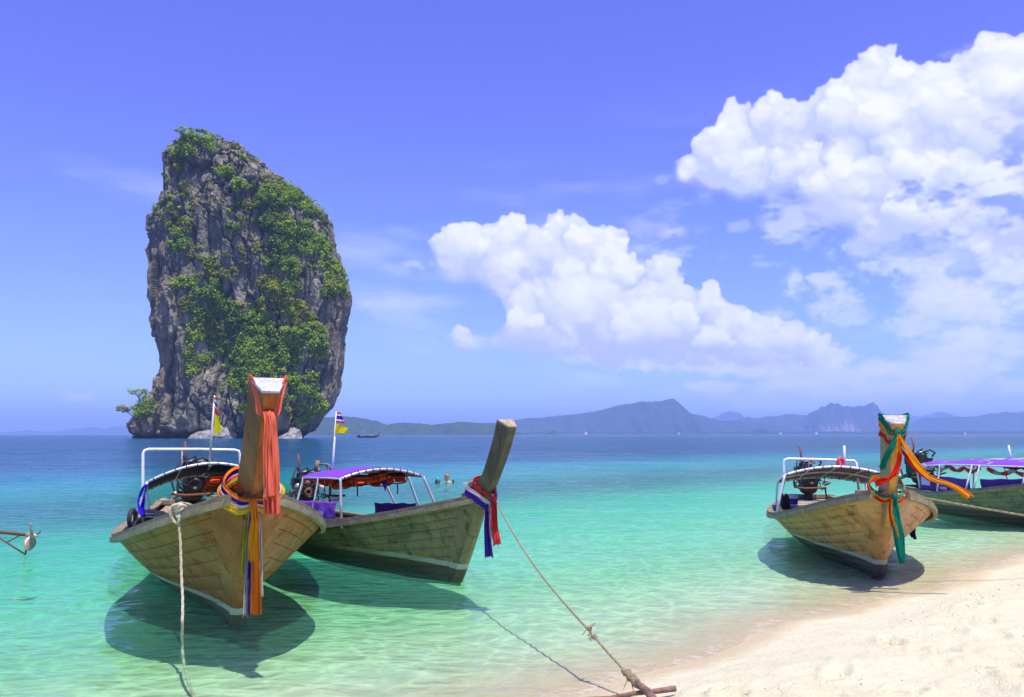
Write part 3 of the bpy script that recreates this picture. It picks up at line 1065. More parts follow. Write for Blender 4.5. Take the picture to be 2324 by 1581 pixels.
def build_island_all():
    rock = mat_rock()
    me, V, YV = build_island(rock)
    isl = link("rock_island", me)
    tag(isl, "sheer grey limestone island draped with green bushes, standing alone in the sea", kind='structure')
    pr = project(V.reshape(-1, 3))
    Yd = V.reshape(-1, 3)[:, 1]
    W0, H0 = 900, 1010
    look = np.full((H0, W0), -1, int)
    order = np.argsort(-Yd)
    gx = np.clip(pr[order, 0].astype(int), 0, W0 - 1); gy = np.clip(pr[order, 1].astype(int), 0, H0 - 1)
    look[gy, gx] = order
    Vf = V.reshape(-1, 3)
    rs = np.random.default_rng(21)

    def surf(px, py):
        x, y = int(px), int(py)
        if not (2 <= x < W0 - 2 and 2 <= y < H0 - 2):
            return None
        w = look[y - 1:y + 2, x - 1:x + 2]
        w = w[w >= 0]
        return None if len(w) == 0 else Vf[w[0]]
    mats = [mat_leaf("leaf_mid", (.11, .19, .010), (.25, .42, .014), (.42, .58, .025)),
            mat_leaf("leaf_dark", (.05, .11, .008), (.13, .26, .014), (.26, .41, .02)),
            mat_leaf("leaf_bright", (.17, .28, .010), (.34, .52, .016), (.50, .66, .03)),
            mat_leaf("leaf_olive", (.17, .19, .02), (.30, .35, .025), (.44, .46, .04), dry=(.27, .19, .08))]
    C = [[], [], [], []]; Rd = [[], [], [], []]
    for x, y, rx, ry, dens, kind in VEG:
        n = int(rx * ry * .0125 * dens * 2.3) + 2
        for i in range(n):
            a, k = rs.uniform(0, 6.283), math.sqrt(rs.uniform()) * 1.08
            qx, qy = x + rx * k * math.cos(a), y + ry * k * math.sin(a)
            if vnoise(qx / 24, qy / 24, 0.0, 5) < -.42:
                continue
            p = surf(zx(qx), zy(qy))
            if p is None:
                continue
            kk = kind if rs.random() < .72 else int(rs.integers(0, 4))
            r = rs.uniform(.8, 2.1) * (1.15 if kind in (0, 1) else .85) * min(1., .6 + dens * .4)
            C[kk].append(p + (rs.normal() * .3, -r * .25, r * .3)); Rd[kk].append(r)
    for kk, nm in enumerate(("bushes", "shrubs", "leafy_bushes", "scrub")):
        o = clump_obj(nm, C[kk], Rd[kk], 44, .42, 30 + kk, mats[kk], isl)
        o['kind'] = 'stuff'
    # grass slope: upright tufts
    gc, gr = [], []
    for x, y, rx, ry, dens in GRASS:
        for i in range(int(rx * ry * .10 * dens)):
            a, k = rs.uniform(0, 6.283), math.sqrt(rs.uniform())
            p = surf(zx(x + rx * k * math.cos(a)), zy(y + ry * k * math.sin(a)))
            if p is not None:
                gc.append(p + (0, -.3, .2)); gr.append(rs.uniform(.9, 1.7))
    gm = mat_leaf("grass_slope", (.22, .28, .02), (.36, .42, .025), (.50, .50, .05))
    o = clump_obj("grass", gc, gr, 16, .34, 77, gm, isl, squash=.5)
    o['kind'] = 'stuff'
    bark = Mat("bark").set((.12, .09, .07), .9)

    def tree(label, px, py, h, spread, kind, seed, group="trees and bushes clinging to the limestone island", lean=0.0, n=14, drop=0.0):
        for dy in range(0, 24, 2):
            p = surf(px, py + dy)
            if p is not None:
                break
        if p is None:
            return
        rr = random.Random(seed)
        base = Vector(p) + Vector((0, -.6, -drop))
        root = empty("tree", base, label, "tree", group)
        mb = MB()
        top = base + Vector((lean, -.8, h * .62))
        mb.tube([base - Vector((0, -1.2, 1.0)), base.lerp(top, .5) + Vector((lean * .15, 0, .2)), top], [h * .035, h * .026, h * .012], 6)
        cs, rsz = [], []
        for i in range(n):
            a = rr.uniform(0, 6.28); k = math.sqrt(rr.random()) * spread
            c = base + Vector((lean + math.cos(a) * k, -.8 + math.sin(a) * k * .7, h * rr.uniform(.6, 1.0) - .12 * k))
            mb.tube([base.lerp(top, rr.uniform(.45, .9)), c], [h * .014, h * .005], 5)
            cs.append(c); rsz.append(rr.uniform(.35, .6) * spread * .62)
        mb.build("trunk", bark, root)
        clump_obj("crown", cs, rsz, 60, .30, seed, mats[kind], root, origin=base, squash=.6)
    tree("pale feathery tree on the left shoulder of the limestone island's top", zx(338), zy(108), 7.5, 4.2, 0, 1, lean=-.5, n=12)
    tree("small bushy tree on the very summit of the limestone island", zx(412), zy(58), 3.6, 3.0, 3, 2, n=10)
    tree("tallest spreading tree over the ledge at the island's left foot", zx(132), zy(1362), 6.5, 4.4, 0, 3, lean=-2.0, n=12)
    tree("yellowish low tree leaning out to sea from the island's left foot", zx(100), zy(1425), 5.0, 4.6, 3, 4, lean=-4.2, n=12)
    tree("bright green round bush left of the middle of the island's face", zx(392), zy(1010), 5.0, 4.2, 2, 5)
    tree("large light green tree low on the island's grassy slope", zx(865), zy(1060), 6.2, 5.2, 2, 6, n=18)
    tree("thin tree with bare branches at the lower end of the grass slope", zx(985), zy(1060), 6.5, 3.6, 0, 7, n=9)
    tree("lone dark bush on the bare grey wall under the island's summit", zx(575), zy(530), 3.0, 2.8, 1, 8, n=9)
    tree("small lime green bush high on the grey wall below the island's summit", zx(600), zy(300), 3.4, 2.6, 2, 9, n=9)
    tree("dark umbrella-shaped tree at the top of the green gully", zx(725), zy(395), 5.0, 4.2, 1, 10)
    tree("dark bush at the foot of the left olive thicket on the island", zx(308), zy(585), 4.4, 3.8, 1, 11)
    tree("bright bush hanging at the island's lower right overhang", zx(968), zy(1380), 4.8, 3.6, 2, 12)
    tree("green bush bulging from the middle of the dark gully", zx(845), zy(715), 4.2, 3.2, 0, 13)
    tree("broad dark green tree above the left lower wall of the island", zx(590), zy(985), 5.2, 4.6, 1, 14, n=16)
    # pale boulders at the tide line
    for (x0, x1, y0, seed, lab) in ((430, 542, 958, 1, "long pale rock apron at the foot of the limestone island"), (634, 690, 970, 2, "low pale boulder at the right foot of the limestone island")):
        n1, n2 = 46, 90
        t, u = np.meshgrid(np.linspace(0, 1, n1), np.linspace(0, 2 * math.pi, n2), indexing='ij')
        k = (RD - 22) / FPX
        hw = (x1 - x0) / 2 * k
        X = ((x0 + x1) / 2 - CX) * k + hw * np.cos(u) * np.sin(t * 1.57) ** .8 + hw * .05
        Yy = RD - 24 + (6 * np.sin(u)) * np.sin(t * 1.57)
        Z = (991 - y0) * k * np.cos(t * 1.57) ** 1.2 * (1 - .35 * np.cos(u - 3.4))
        nn = fbm(X / 3.4, Z / 2.0, Yy / 3.4, 4, seed + 50)
        X = X + nn * 1.2; Z = Z + nn * 1.1 * np.cos(t * 1.4) - .6; Yy = Yy + nn * 1.2
        me = np_mesh("boulder", np.stack([X, Yy, Z], -1).reshape(-1, 3), grid_faces(n1, n2), [mat_boulder], smooth=False)
        o = link("boulder", me)
        tag(o, lab, "boulder", "pale rocks at the island's tide line")


mb_ = Mat("pale_limestone")
_P = mb_.pos()
mat_boulder = mb_.set(mb_.ramp(mb_.noise(_P, .7, 7, .7), [(.35, (.10, .10, .105)), (.55, (.30, .29, .27)), (.75, (.52, .50, .46))]), .9,
                      normal=mb_.bump(mb_.noise(_P, 1.5, 6, .7), .8, .5), spec=.2)

ground_o = build_ground(mat_sand())
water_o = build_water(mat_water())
debris(Mat("debris_dark").set((.16, .10, .05), .9), None)
build_island_all()

# hills across the bay
ga = mat_hill("forest_near", (.03, .06, .025), (.06, .11, .035), scale=3)
gb = mat_hill("forest_far", (.022, .042, .022), (.05, .085, .035))
gk = mat_hill("forest_karst", (.028, .05, .028), (.06, .09, .04), rock=(.36, .27, .22))
H_A = [(560,986),(610,966),(660,956),(700,952),(729,948),(754,946),(790,944.5),(821,948),(856,956),(881,963),(905,958.5),(933,960),(958,960),(979,964),(1007,960.7),(1049,956),(1088,959.5),(1120,961),(1150,970),(1175,979),(1200,986)]
H_M = [(940,986),(985,972),(1056,962),(1142,957),(1190,950),(1257,944.5),(1304,939),(1352,933.5),(1400,920.6),(1447,913),(1480,911),(1495,910.6),(1510,907.5),(1521,905),(1528,914),(1540,926),(1566,938),(1590,944),(1614,950),(1638,953.5),(1686,956),(1740,962),(1800,972),(1860,981),(1890,986)]
H_R = [(1600,986),(1640,958),(1686,948),(1724,949),(1742,944.6),(1771,943),(1790,939.4),(1829,943),(1850,955),(1900,966),(1990,962),(2050,968),(2076,958.5),(2100,948.6),(2155,945.8),(2215,944.6),(2243,940.6),(2275,934.6),(2306,936.6),(2324,938.6),(2380,946),(2460,938),(2560,950),(2680,960),(2850,986)]
H_K = [(1826,986),(1829,955),(1833,946.6),(1841,938.6),(1865,930.7),(1885,922),(1895,921.5),(1903,924.7),(1912,922),(1921,922.7),(1933,930.7),(1945,928),(1956,924.7),(1964,921),(1970,922.5),(1976,926.7),(1984,938.6),(2008,950.5),(2030,970),(2036,986)]
H_F = [(1590,986),(1600,962),(1614,950.5),(1638,940.6),(1646,935),(1654,932.7),(1670,936.6),(1682,946.6),(1700,962),(1710,986)]
H_F2 = [(1960,986),(1975,950),(1990,941),(2010,943),(2040,940),(2070,944),(2100,946),(2112,940.6),(2122,935.5),(2130,934.6),(2142,939),(2155,944.6),(2180,952),(2240,948),(2290,940),(2330,934),(2390,942),(2440,950),(2480,986)]
H_L = [(-420,986),(-330,975),(-200,979),(-60,976),(20,981),(70,976),(110,980),(150,977),(180,972),(215,969),(240,972),(262,968),(275,966),(292,967),(306,970),(330,975),(380,986)]
hill("hill", H_A, 2600, ga, "low green forested hills beyond the small distant boat", jag=1.1, depth=4, seed=1)
hill("mountain", H_M, 5200, gb, "long blue mountain rising to a notched peak", jag=.7, depth=4, seed=2)
hill("hill", H_R, 6200, gb, "blue wooded hills at the right end of the far shore", jag=.8, depth=4, seed=3)
hill("mountain", H_K, 5700, gk, "double-humped limestone mountain with a pale cliff", jag=.9, karst=.8, depth=1.4, seed=4, rows=40)
hill("mountain", H_F, 9000, gb, "small faint peak behind the saddle right of the notched peak", jag=.5, karst=.3, depth=2, seed=5)
hill("mountain", H_F2, 9500, gb, "faint pale ridge showing behind the right shore hills", jag=.5, depth=3, seed=6)
hill("hill", H_L, 8200, gb, "low hazy hills on the horizon left of the limestone island", jag=.6, depth=3, seed=7)
# islet and the dark line of trees on the far shore
hill("islet", [(1238,987),(1241,982),(1247,978.5),(1256,977),(1264,978.5),(1270,982),(1273,987)], 3000, ga, "small rounded green islet in front of the long blue mountain", jag=.9, depth=.5, seed=8, rows=16, step=1)
hill("islet", [(1698,987),(1702,980),(1710,974),(1720,971.5),(1732,973),(1744,979),(1750,987)], 3900, gb, "dark wooded islet hump under the right saddle", jag=.8, depth=.5, seed=9, rows=16, step=1)
rs = np.random.default_rng(4)
tl = [(1010, 986)] + [(x, 981.0 - .8 * rs.random() - 2.2 * sstep(1100, 1900, x) * (.8 + .3 * rs.random())) for x in np.arange(1020, 2700, 3)] + [(2710, 986)]
hill("treeline", tl, 4000, gb, "dark line of casuarina trees along the far beach", jag=.8, depth=.6, seed=10, rows=10, step=1.5, kind='stuff')
white = Mat("white_paint").set((.8, .8, .8), .6)
for i, (px, w) in enumerate(((1328, 5), (1537, 3), (1766, 4), (1846, 4), (2180, 3), (1007, 3))):
    k = 3900 / FPX
    x = (px - CX) * k
    mb = MB().box((x, 3880, 3.2), (w * k, 8, 5.5))
    mb.add([(x - w * k * .6, 3875, 5.9), (x + w * k * .6, 3875, 5.9), (x + w * k * .6, 3885, 5.9), (x - w * k * .6, 3885, 5.9), (x - w * k * .3, 3880, 8.5), (x + w * k * .3, 3880, 8.5)], [(0, 1, 5, 4), (2, 3, 4, 5), (1, 2, 5), (3, 0, 4), (3, 2, 1, 0)])
    o = mb.build("beach_house", white)
    tag(o, ("white speck of a house on the far shore right of the grey prow", "white speck of a house below the notched peak", "white house speck beside the dark wooded islet hump",
            "white house speck below the double-humped limestone mountain", "white house speck right of the garlanded prow on the far shore", "white house speck on the low green hills")[i], "house", "tiny white houses on the far shore")

# ------------------------------------------------------------------ longtail boats
def mat_hullwood(name, c1, c2, c3, bottom=(.07, .07, .055), stripe=(.44, .45, .35), z0=.10, z1=.165, fade=None, seedz=0.0, green=(.10, .14, .05), gamt=.4, dr=.26):
    """weathered planking; the white line and the dark bottom paint follow the waterline"""
    m = Mat(name)
    geo = m.n('ShaderNodeNewGeometry')
    Pw = geo.outputs['Position']
    oi = m.n('ShaderNodeObjectInfo')
    rnd = oi.outputs['Random']
    add = m.n('ShaderNodeVectorMath', operation='ADD')
    m.l(Pw, add.inputs[0]); add.inputs[1].default_value = (seedz, seedz * 2, 0)
    P = add.outputs[0]
    mp = m.n('ShaderNodeMapping'); mp.inputs['Scale'].default_value = (1, 1, 1.2); m.l(P, mp.inputs[0])
    n1 = m.noise(mp.outputs[0], 2.1, 6, .62, .6)
    n2 = m.noise(P, 7.0, 6, .7, .3)
    mpz = m.n('ShaderNodeMapping'); mpz.inputs['Scale'].default_value = (9, 9, 1.1); m.l(P, mpz.inputs[0])
    drip = m.noise(mpz.outputs[0], 1.6, 5, .65, .4)
    c = m.ramp(n1, [(.32, c1), (.5, c2), (.68, c3)])
    c = m.mix(m.math('MULTIPLY', rnd, .30), c, m.mix(n1, c1, c2))
    c = m.mix(m.math('MULTIPLY', m.ramp(m.noise(P, 1.2, 4, .6), [(.48, 0.), (.62, 1.)]), gamt), c, green)
    c = m.mix(m.ramp(n2, [(.53, 0.), (.66, .75)]), c, tuple(q * .34 for q in c1))
    c = m.mix(m.ramp(drip, [(.52, 0.), (.70, dr)]), c, tuple(q * .42 for q in c1))
    c = m.mix(m.ramp(drip, [(.28, dr * 1.4), (.42, 0.)]), c, tuple(min(1, q * 1.35 + .03) for q in c3))
    c = m.mix(m.math('MULTIPLY', m.ramp(m.noise(P, 3.4, 5, .7, .5), [(.60, 0.), (.66, 1.)]), .6), c, (.30, .10, .02))
    z = m.sep(Pw)[2]
    zz = m.math('ADD', z, m.math('MULTIPLY', m.math('SUBTRACT', n2, .5), .035))
    st = m.math('MULTIPLY', m.math('GREATER_THAN', zz, z0), m.math('LESS_THAN', zz, z1))
    if fade is not None:                        # (origin, direction, from, to): the stripe wears off towards the stern
        d = m.n('ShaderNodeVectorMath', operation='SUBTRACT'); m.l(Pw, d.inputs[0]); d.inputs[1].default_value = fade[0]
        dd = m.n('ShaderNodeVectorMath', operation='DOT_PRODUCT'); m.l(d.outputs[0], dd.inputs[0]); dd.inputs[1].default_value = fade[1]
        mr = m.n('ShaderNodeMapRange'); m.l(dd.outputs['Value'], mr.inputs[0]); mr.inputs[1].default_value = fade[2]; mr.inputs[2].default_value = fade[3]
        st = m.math('MULTIPLY', st, mr.outputs[0])
    c = m.mix(m.math('MULTIPLY', st, m.ramp(n2, [(.62, .95), (.75, .35)])), c, stripe)
    c = m.mix(m.math('MULTIPLY', m.math('LESS_THAN', zz, z0), .9), c, m.mix(n2, bottom, tuple(q * 1.9 for q in bottom)))
    h = m.math('ADD', n2, m.math('MULTIPLY', m.noise(mp.outputs[0], 26, 5, .7), .6))
    return m.set(c, m.ramp(n2, [(.3, .5), (.7, .85)]), normal=m.bump(h, .3, .010), spec=.3)


def mat_wood(name, c1, c2, scale=3.0, stretch=(1, 1, 1), rough=.75, dark=.35, bump=.5):
    m = Mat(name)
    geo = m.n('ShaderNodeNewGeometry')
    mp = m.n('ShaderNodeMapping'); mp.inputs['Scale'].default_value = stretch; m.l(geo.outputs['Position'], mp.inputs[0])
    P = mp.outputs[0]
    n = m.noise(P, scale, 7, .68, .7)
    n2 = m.noise(P, scale * 6, 5, .7)
    c = m.mix(m.ramp(n, [(.35, 0.), (.65, 1.)]), c1, c2)
    c = m.mix(m.ramp(n2, [(.5, 0.), (.75, .7)]), c, tuple(q * dark for q in c1))
    return m.set(c, rough, normal=m.bump(m.math('ADD', n, n2), bump, .01), spec=.25)


def mat_cloth(name, col, tl=.35, rough=.8, var=.25):
    m = Mat(name)
    n = m.noise(m.pos((26, 26, 3.0)), 1, 5, .65, .4)
    n = m.ramp(n, [(.30, 0.), (.72, 1.)])
    c = m.mix(m.math('MULTIPLY', n, var * 1.3), col, tuple(q * .35 for q in col))
    wv = m.noise(m.pos((1, 1, .4)), 60, 3, .6)
    m.set(c, rough, normal=m.bump(wv, .25, .004), spec=.15)
    t_ = m.n('ShaderNodeBsdfTranslucent'); m.l(c, t_.inputs[0])
    mx = m.n('ShaderNodeMixShader'); mx.inputs[0].default_value = tl
    m.l(m.p.outputs[0], mx.inputs[1]); m.l(t_.outputs[0], mx.inputs[2]); m.l(mx.outputs[0], m.out.inputs['Surface'])
    return m.m


def mat_metal(name, col, rough=.4, metal=.8, dirt=(.2, .12, .07), amt=.4):
    m = Mat(name)
    n = m.noise(m.pos(), 11, 5, .65)
    c = m.mix(m.ramp(n, [(.52, 0.), (.68, amt)]), col, dirt)
    return m.set(c, rough, metal, spec=.5)


M_RAIL = mat_wood("grey_weathered_wood", (.16, .125, .075), (.30, .245, .165), 4)
M_RAIL2 = mat_wood("worn_rubbing_strip", (.20, .165, .09), (.36, .31, .19), 6)
M_DECK = mat_wood("deck_boards", (.30, .22, .13), (.50, .42, .30), 4)
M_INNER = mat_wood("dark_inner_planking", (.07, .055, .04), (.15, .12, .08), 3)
M_PIPE = mat_metal("galvanised_pipe", (.62, .63, .66), .35, .35, (.30, .2, .12), .5)
M_PIPEW = mat_metal("white_painted_pipe", (.78, .79, .82), .4, .0, (.35, .22, .12), .5)
M_RUST = mat_metal("rusty_iron", (.19, .07, .035), .8, .1, (.10, .04, .02), .8)
M_BLACK = mat_metal("oily_black_iron", (.018, .018, .02), .45, .4, (.07, .045, .03), .7)
M_STEEL = mat_metal("dull_steel", (.35, .35, .36), .45, .7, (.15, .1, .07), .6)
M_RED = Mat("red_plastic").set((.75, .03, .015), .4)
M_RUBBER = Mat("black_rubber").set((.02, .02, .022), .7)
M_ROPE = mat_wood("pale_rope", (.42, .36, .25), (.66, .60, .46), 30, rough=.95)
M_ROPED = mat_wood("brown_rope", (.22, .17, .10), (.40, .33, .21), 30, rough=.95)
M_BRASS = mat_metal("pale_bronze", (.45, .34, .24), .4, .35, (.5, .3, .2), .5)
M_WHITE = Mat("white_plastic").set((.75, .75, .73), .5)
M_ORANGE = mat_cloth("life_jacket_orange", (.85, .09, .01), .1)
M_STRAP = Mat("black_webbing").set((.012, .012, .014), .8)


class Boat:
    def __init__(s, label, P, hull_mat, post_mat, post, zkeel=-.32, group="longtail boats", foot=-.05, tip_drop=0.0):
        s.P = P
        s.F = Vector((math.sin(P['yaw']), -math.cos(P['yaw']), 0))      # towards the bow
        s.R = Vector((math.cos(P['yaw']), math.sin(P['yaw']), 0))
        s.O = Vector((P['xf'], P['yf'], 0))
        s.zk, s.foot = zkeel, foot
        s.hm, s.hm2 = hull_mat if isinstance(hull_mat, tuple) else (hull_mat, hull_mat)
        s.root = empty("longtail_boat", s.O + s.F * (P['rake'] - P['L'] / 2), label, "boat", group)
        s.build_hull(post_mat, post)

    def beam(s, t):
        P = s.P
        a = P['ws'] + (1 - P['ws']) * np.sin(np.pi / 2 * np.clip(t / P['tm'], 0, 1)) ** 1.2
        b = (1 - np.clip((t - P['tm']) / (1 - P['tm']), 0, 1) ** P['q']) ** P['r']
        return P['B'] * np.where(t < P['tm'], a, b) + .03

    def sheer(s, t):
        P = s.P
        return P['zmid'] + P['zbow'] * np.clip((t - .25) / .75, 0, 1) ** P['nb'] + P['zst'] * np.clip((.35 - t) / .35, 0, 1) ** 2

    def keel(s, t):
        return s.foot + (s.zk - s.foot) * np.sin(np.clip((1 - t) / .55, 0, 1) * np.pi / 2) ** 1.1 + .2 * np.clip((.25 - t) / .25, 0, 1) ** 2

    def h(s, t, v, side, off=0.0):
        """point of the hull: t from stern 0 to bow 1, v from keel 0 to gunwale 1"""
        t = np.asarray(t, float); v = np.asarray(v, float)
        q = s._h(t, v, side)
        if off:
            e = 1e-3
            d1 = s._h(np.clip(t + e, 0, 1), v, side) - s._h(np.clip(t - e, 0, 1), v, side)
            d2 = s._h(t, np.clip(v + e, 0, 1), side) - s._h(t, np.clip(v - e, 0, 1), side)
            n = np.cross(d1, d2) * (-side)
            n /= np.maximum(np.linalg.norm(n, axis=-1, keepdims=True), 1e-9)
            q = q + n * off
        return q

    def _h(s, t, v, side):
        P = s.P
        t, v = np.broadcast_arrays(t, v)
        ex = .52 + .42 * sstep(.55, 1.0, t)
        x = s.beam(t) * np.maximum(v, 0) ** ex * (.90 + .10 * v) + .02
        zk, zs = s.keel(t), s.sheer(t)
        z = zk + (zs - zk) * v
        ub = P['rake'] * v ** .9
        u = ub - (1 - t) * (P['L'] - P['rake'] * (1 - v ** .9))
        F, R, O = np.array(s.F), np.array(s.R), np.array(s.O)
        return O + u[..., None] * F + (side * x)[..., None] * R + z[..., None] * np.array((0, 0, 1))

    def half_at(s, t, z):
        """clear half width inside the hull at height z"""
        zk, zs = float(s.keel(np.array(t))), float(s.sheer(np.array(t)))
        v = min(1, max(.05, (z - zk) / (zs - zk)))
        q = s.h(np.array(t), np.array(v), 1)
        return abs(float(np.dot(q - np.array(s.O), np.array(s.R)))) - .03

    def pt(s, u, x, z):
        return s.O + s.F * u + s.R * x + Vector((0, 0, z))

    def tu(s, u):
        return 1 - (s.P['rake'] - u) / s.P['L']

    def build_hull(s, post_mat, post):
        r = s.root
        rr = random.Random(int(abs(s.P['xf']) * 100))
        # inner skin
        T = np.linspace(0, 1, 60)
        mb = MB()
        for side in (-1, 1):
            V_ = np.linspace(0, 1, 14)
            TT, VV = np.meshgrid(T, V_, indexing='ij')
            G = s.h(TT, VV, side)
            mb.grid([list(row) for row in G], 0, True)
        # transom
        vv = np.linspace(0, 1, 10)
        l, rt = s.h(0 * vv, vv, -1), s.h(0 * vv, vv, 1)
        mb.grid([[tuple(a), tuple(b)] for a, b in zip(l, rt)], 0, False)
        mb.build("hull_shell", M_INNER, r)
        # planks: strakes of butted boards, seams left open between them
        cuts = [0.02, .20, .33, .455, .575, .69, .80, .90, .985]
        for side in (-1, 1):
            for k in range(len(cuts) - 1):
                v0, v1 = cuts[k] + .0014, cuts[k + 1] - .0014
                joints = [0.0, .975] if k % 3 else [0.0, rr.uniform(.22, .42), .975]
                for j in range(len(joints) - 1):
                    ta, tb = joints[j] + .0008, joints[j + 1] - .0008
                    n = max(4, int((tb - ta) * 34))
                    tt = np.linspace(ta, tb, n)
                    o = .016 + rr.uniform(-.002, .003)
                    rows = []
                    for v, off in ((v0, 0.004), (v0, o * .8), (v0 + .004, o), ((v0 + v1) / 2, o), (v1 - .004, o), (v1, o * .8), (v1, .004)):
                        rows.append([tuple(p) for p in s.h(tt, np.full(n, v), side, off)])
                    m2 = MB()
                    if side < 0:
                        rows = rows[::-1]
                    m2.grid(rows, 0, True)
                    # closed ends
                    for e in (0, -1):
                        m2.add([rw[e] for rw in rows], [tuple(range(7)) if e == 0 else tuple(range(7))[::-1]], 0)
                    m2.build("plank", s.hm if side < 0 else s.hm2, r)
            # stem board that covers the plank ends
            tt = np.linspace(.968, .9995, 8)
            rows = [[tuple(p) for p in s.h(tt, np.full(8, v), side, .024 if .02 < v < .99 else .003)] for v in (0.012, .02, .15, .3, .45, .6, .75, .9, .985, .99)]
            if side < 0:
                rows = rows[::-1]
            m2 = MB().grid(rows, 0, True)
            m2.add([rw[0] for rw in rows], [tuple(range(len(rows)))], 0)
            m2.build("stem_board", s.hm if side < 0 else s.hm2, r)
        # gunwale: cap rail, rubbing strip and inner strip, going round the transom
        def rail(off_out, off_in, zt, zb, name, mat, ext=0.0):
            for side in (-1, 1):
                tt = np.linspace(0, .992, 60)
                g = s.h(tt, np.ones(60), side)
                d = np.gradient(g, axis=0); d[:, 2] = 0
                nrm = np.stack([d[:, 1], -d[:, 0], 0 * d[:, 0]], -1); nrm /= np.linalg.norm(nrm, axis=1)[:, None]
                sg = np.sign((nrm * (side * np.array(s.R))).sum(1))[:, None]; nrm = nrm * sg
                wob = 1 + .12 * vnoise(tt * 14, 0 * tt, 0.0, 3)[:, None]
                A = g + nrm * off_out * wob + (0, 0, zt); B = g + nrm * off_out * wob + (0, 0, zb)
                Cc = g + nrm * off_in + (0, 0, zb); Dd = g + nrm * off_in + (0, 0, zt)
                m2 = MB()
                rows = [[tuple(A[i]), tuple(B[i]), tuple(Cc[i]), tuple(Dd[i])] for i in range(60)]
                if side > 0:
                    rows = [q[::-1] for q in rows]
                m2.grid(rows, 0, False, closed=True)
                m2.add(rows[0], [(0, 1, 2, 3)], 0); m2.add(rows[-1], [(3, 2, 1, 0)], 0)
                m2.build(name, mat, r)
        rail(.062, .014, -.014, -.072, "rubbing_strip", M_RAIL2)
        rail(.045, -.06, .024, -.010, "gunwale_rail", M_RAIL)
        # transom cap and planked stern deck, side decks, thwarts
        g0, g1 = s.h(0., 1., -1), s.h(0., 1., 1)
        c = (Vector(g0) + Vector(g1)) / 2
        M = Matrix((s.R, -s.F, Vector((0, 0, 1)))).transposed()
        w = (Vector(g1) - Vector(g0)).length
        MB().box(c + Vector((0, 0, .005)) - s.F * .03, (w + .12, .12, .07), M).build("transom_rail", M_RAIL, r)
        for k in range(9):
            t = .012 + k * .017
            z = float(s.sheer(np.array(t))) - .06 + rr.uniform(-.004, .004)
            b = s.half_at(max(0, t - .008), z - .02) - .03
            u = s.P['rake'] - s.P['L'] * (1 - t)
            MB().box(s.pt(u, 0, z), (2 * b, s.P['L'] * .0155, .03), M).build("deck_plank", M_DECK, r)
        for t in (.34, .46, .58, .70, .80):
            z = float(s.sheer(np.array(t))) - .24
            b = min(s.half_at(t - .02, z - .03), s.half_at(t + .02, z - .03)) - .05
            u = s.P['rake'] - s.P['L'] * (1 - t)
            MB().box(s.pt(u, 0, z), (2 * b, .22, .035), M).build("thwart", M_DECK, r)
        # fore deck
        for k in range(5):
            t = .875 + k * .022
            z = float(s.sheer(np.array(t))) - .14
            b = s.half_at(min(1, t + .022), z - .02) - .03
            u = s.P['rake'] - s.P['L'] * (1 - t)
            if b > .05:
                MB().box(s.pt(u, 0, z), (2 * b, s.P['L'] * .020, .03), M).build("deck_plank", M_DECK, r)
        # breast hook behind the post
        t = .962; b = max(.04, float(s.beam(np.array(t))) - .02)
        z = float(s.sheer(np.array(t))) + .02
        MB().box(s.pt(s.P['rake'] - s.P['L'] * (1 - t) + .0, 0, z), (2 * b, .10, .10), M).build("breast_hook", M_RAIL, r)
        # stem: from foot to head
        zh = float(s.sheer(np.array(1.0)))
        mb = MB(); G = []
        for v in np.linspace(0, 1.0, 14):
            z = s.foot + (zh - s.foot) * v
            u = s.P['rake'] * v ** .9
            G.append([s.pt(u - .08, -.040, z), s.pt(u - .004, -.078, z), s.pt(u + .055, -.024, z), s.pt(u + .062, -.016, z), s.pt(u + .062, .016, z), s.pt(u + .055, .024, z), s.pt(u - .004, .078, z), s.pt(u - .08, .040, z)])
        lead = [q + Vector((0, 0, -.02)) - s.F * .05 for q in G[0]]
        mb.grid([lead] + G, 0, False, closed=True)
        mb.add(lead, [(7, 6, 5, 4, 3, 2, 1, 0)], 0)
        mb.build("stem", s.hm, r)
        G = []
        for t in np.linspace(.0, 1.0, 36):
            z = float(s.keel(np.array(t)))
            u = -(1 - t) * (s.P['L'] - s.P['rake'])
            G.append([s.pt(u, -.03, z + .05), s.pt(u, -.022, z - .03), s.pt(u, .022, z - .03), s.pt(u, .03, z + .05)])
        G.append([q + s.F * .055 for q in G[-1]])
        mb = MB().grid(G, 0, False, closed=True)
        mb.add(G[-1], [(0, 1, 2, 3)], 0)
        mb.build("keel", s.hm, r)
        # tall prow post, a trapezoid broader at the back, leaning forward
        path = [(-.34, -.36), (-.16, -.14), (-.02, .06)] + post['path']
        n = len(path); G = []
        pts = [Vector((a, b)) for a, b in path]
        fine = []
        for i in range(n - 1):
            for q in range(6):
                k = q / 6.0
                p0, p1, p2, p3 = pts[max(i - 1, 0)], pts[i], pts[i + 1], pts[min(i + 2, n - 1)]
                fine.append(.5 * ((2 * p1) + (p2 - p0) * k + (2 * p0 - 5 * p1 + 4 * p2 - p3) * k * k + (3 * p1 - p0 - 3 * p2 + p3) * k ** 3))
        fine.append(pts[-1])
        s.postf, s.postb = [], []
        N = len(fine)
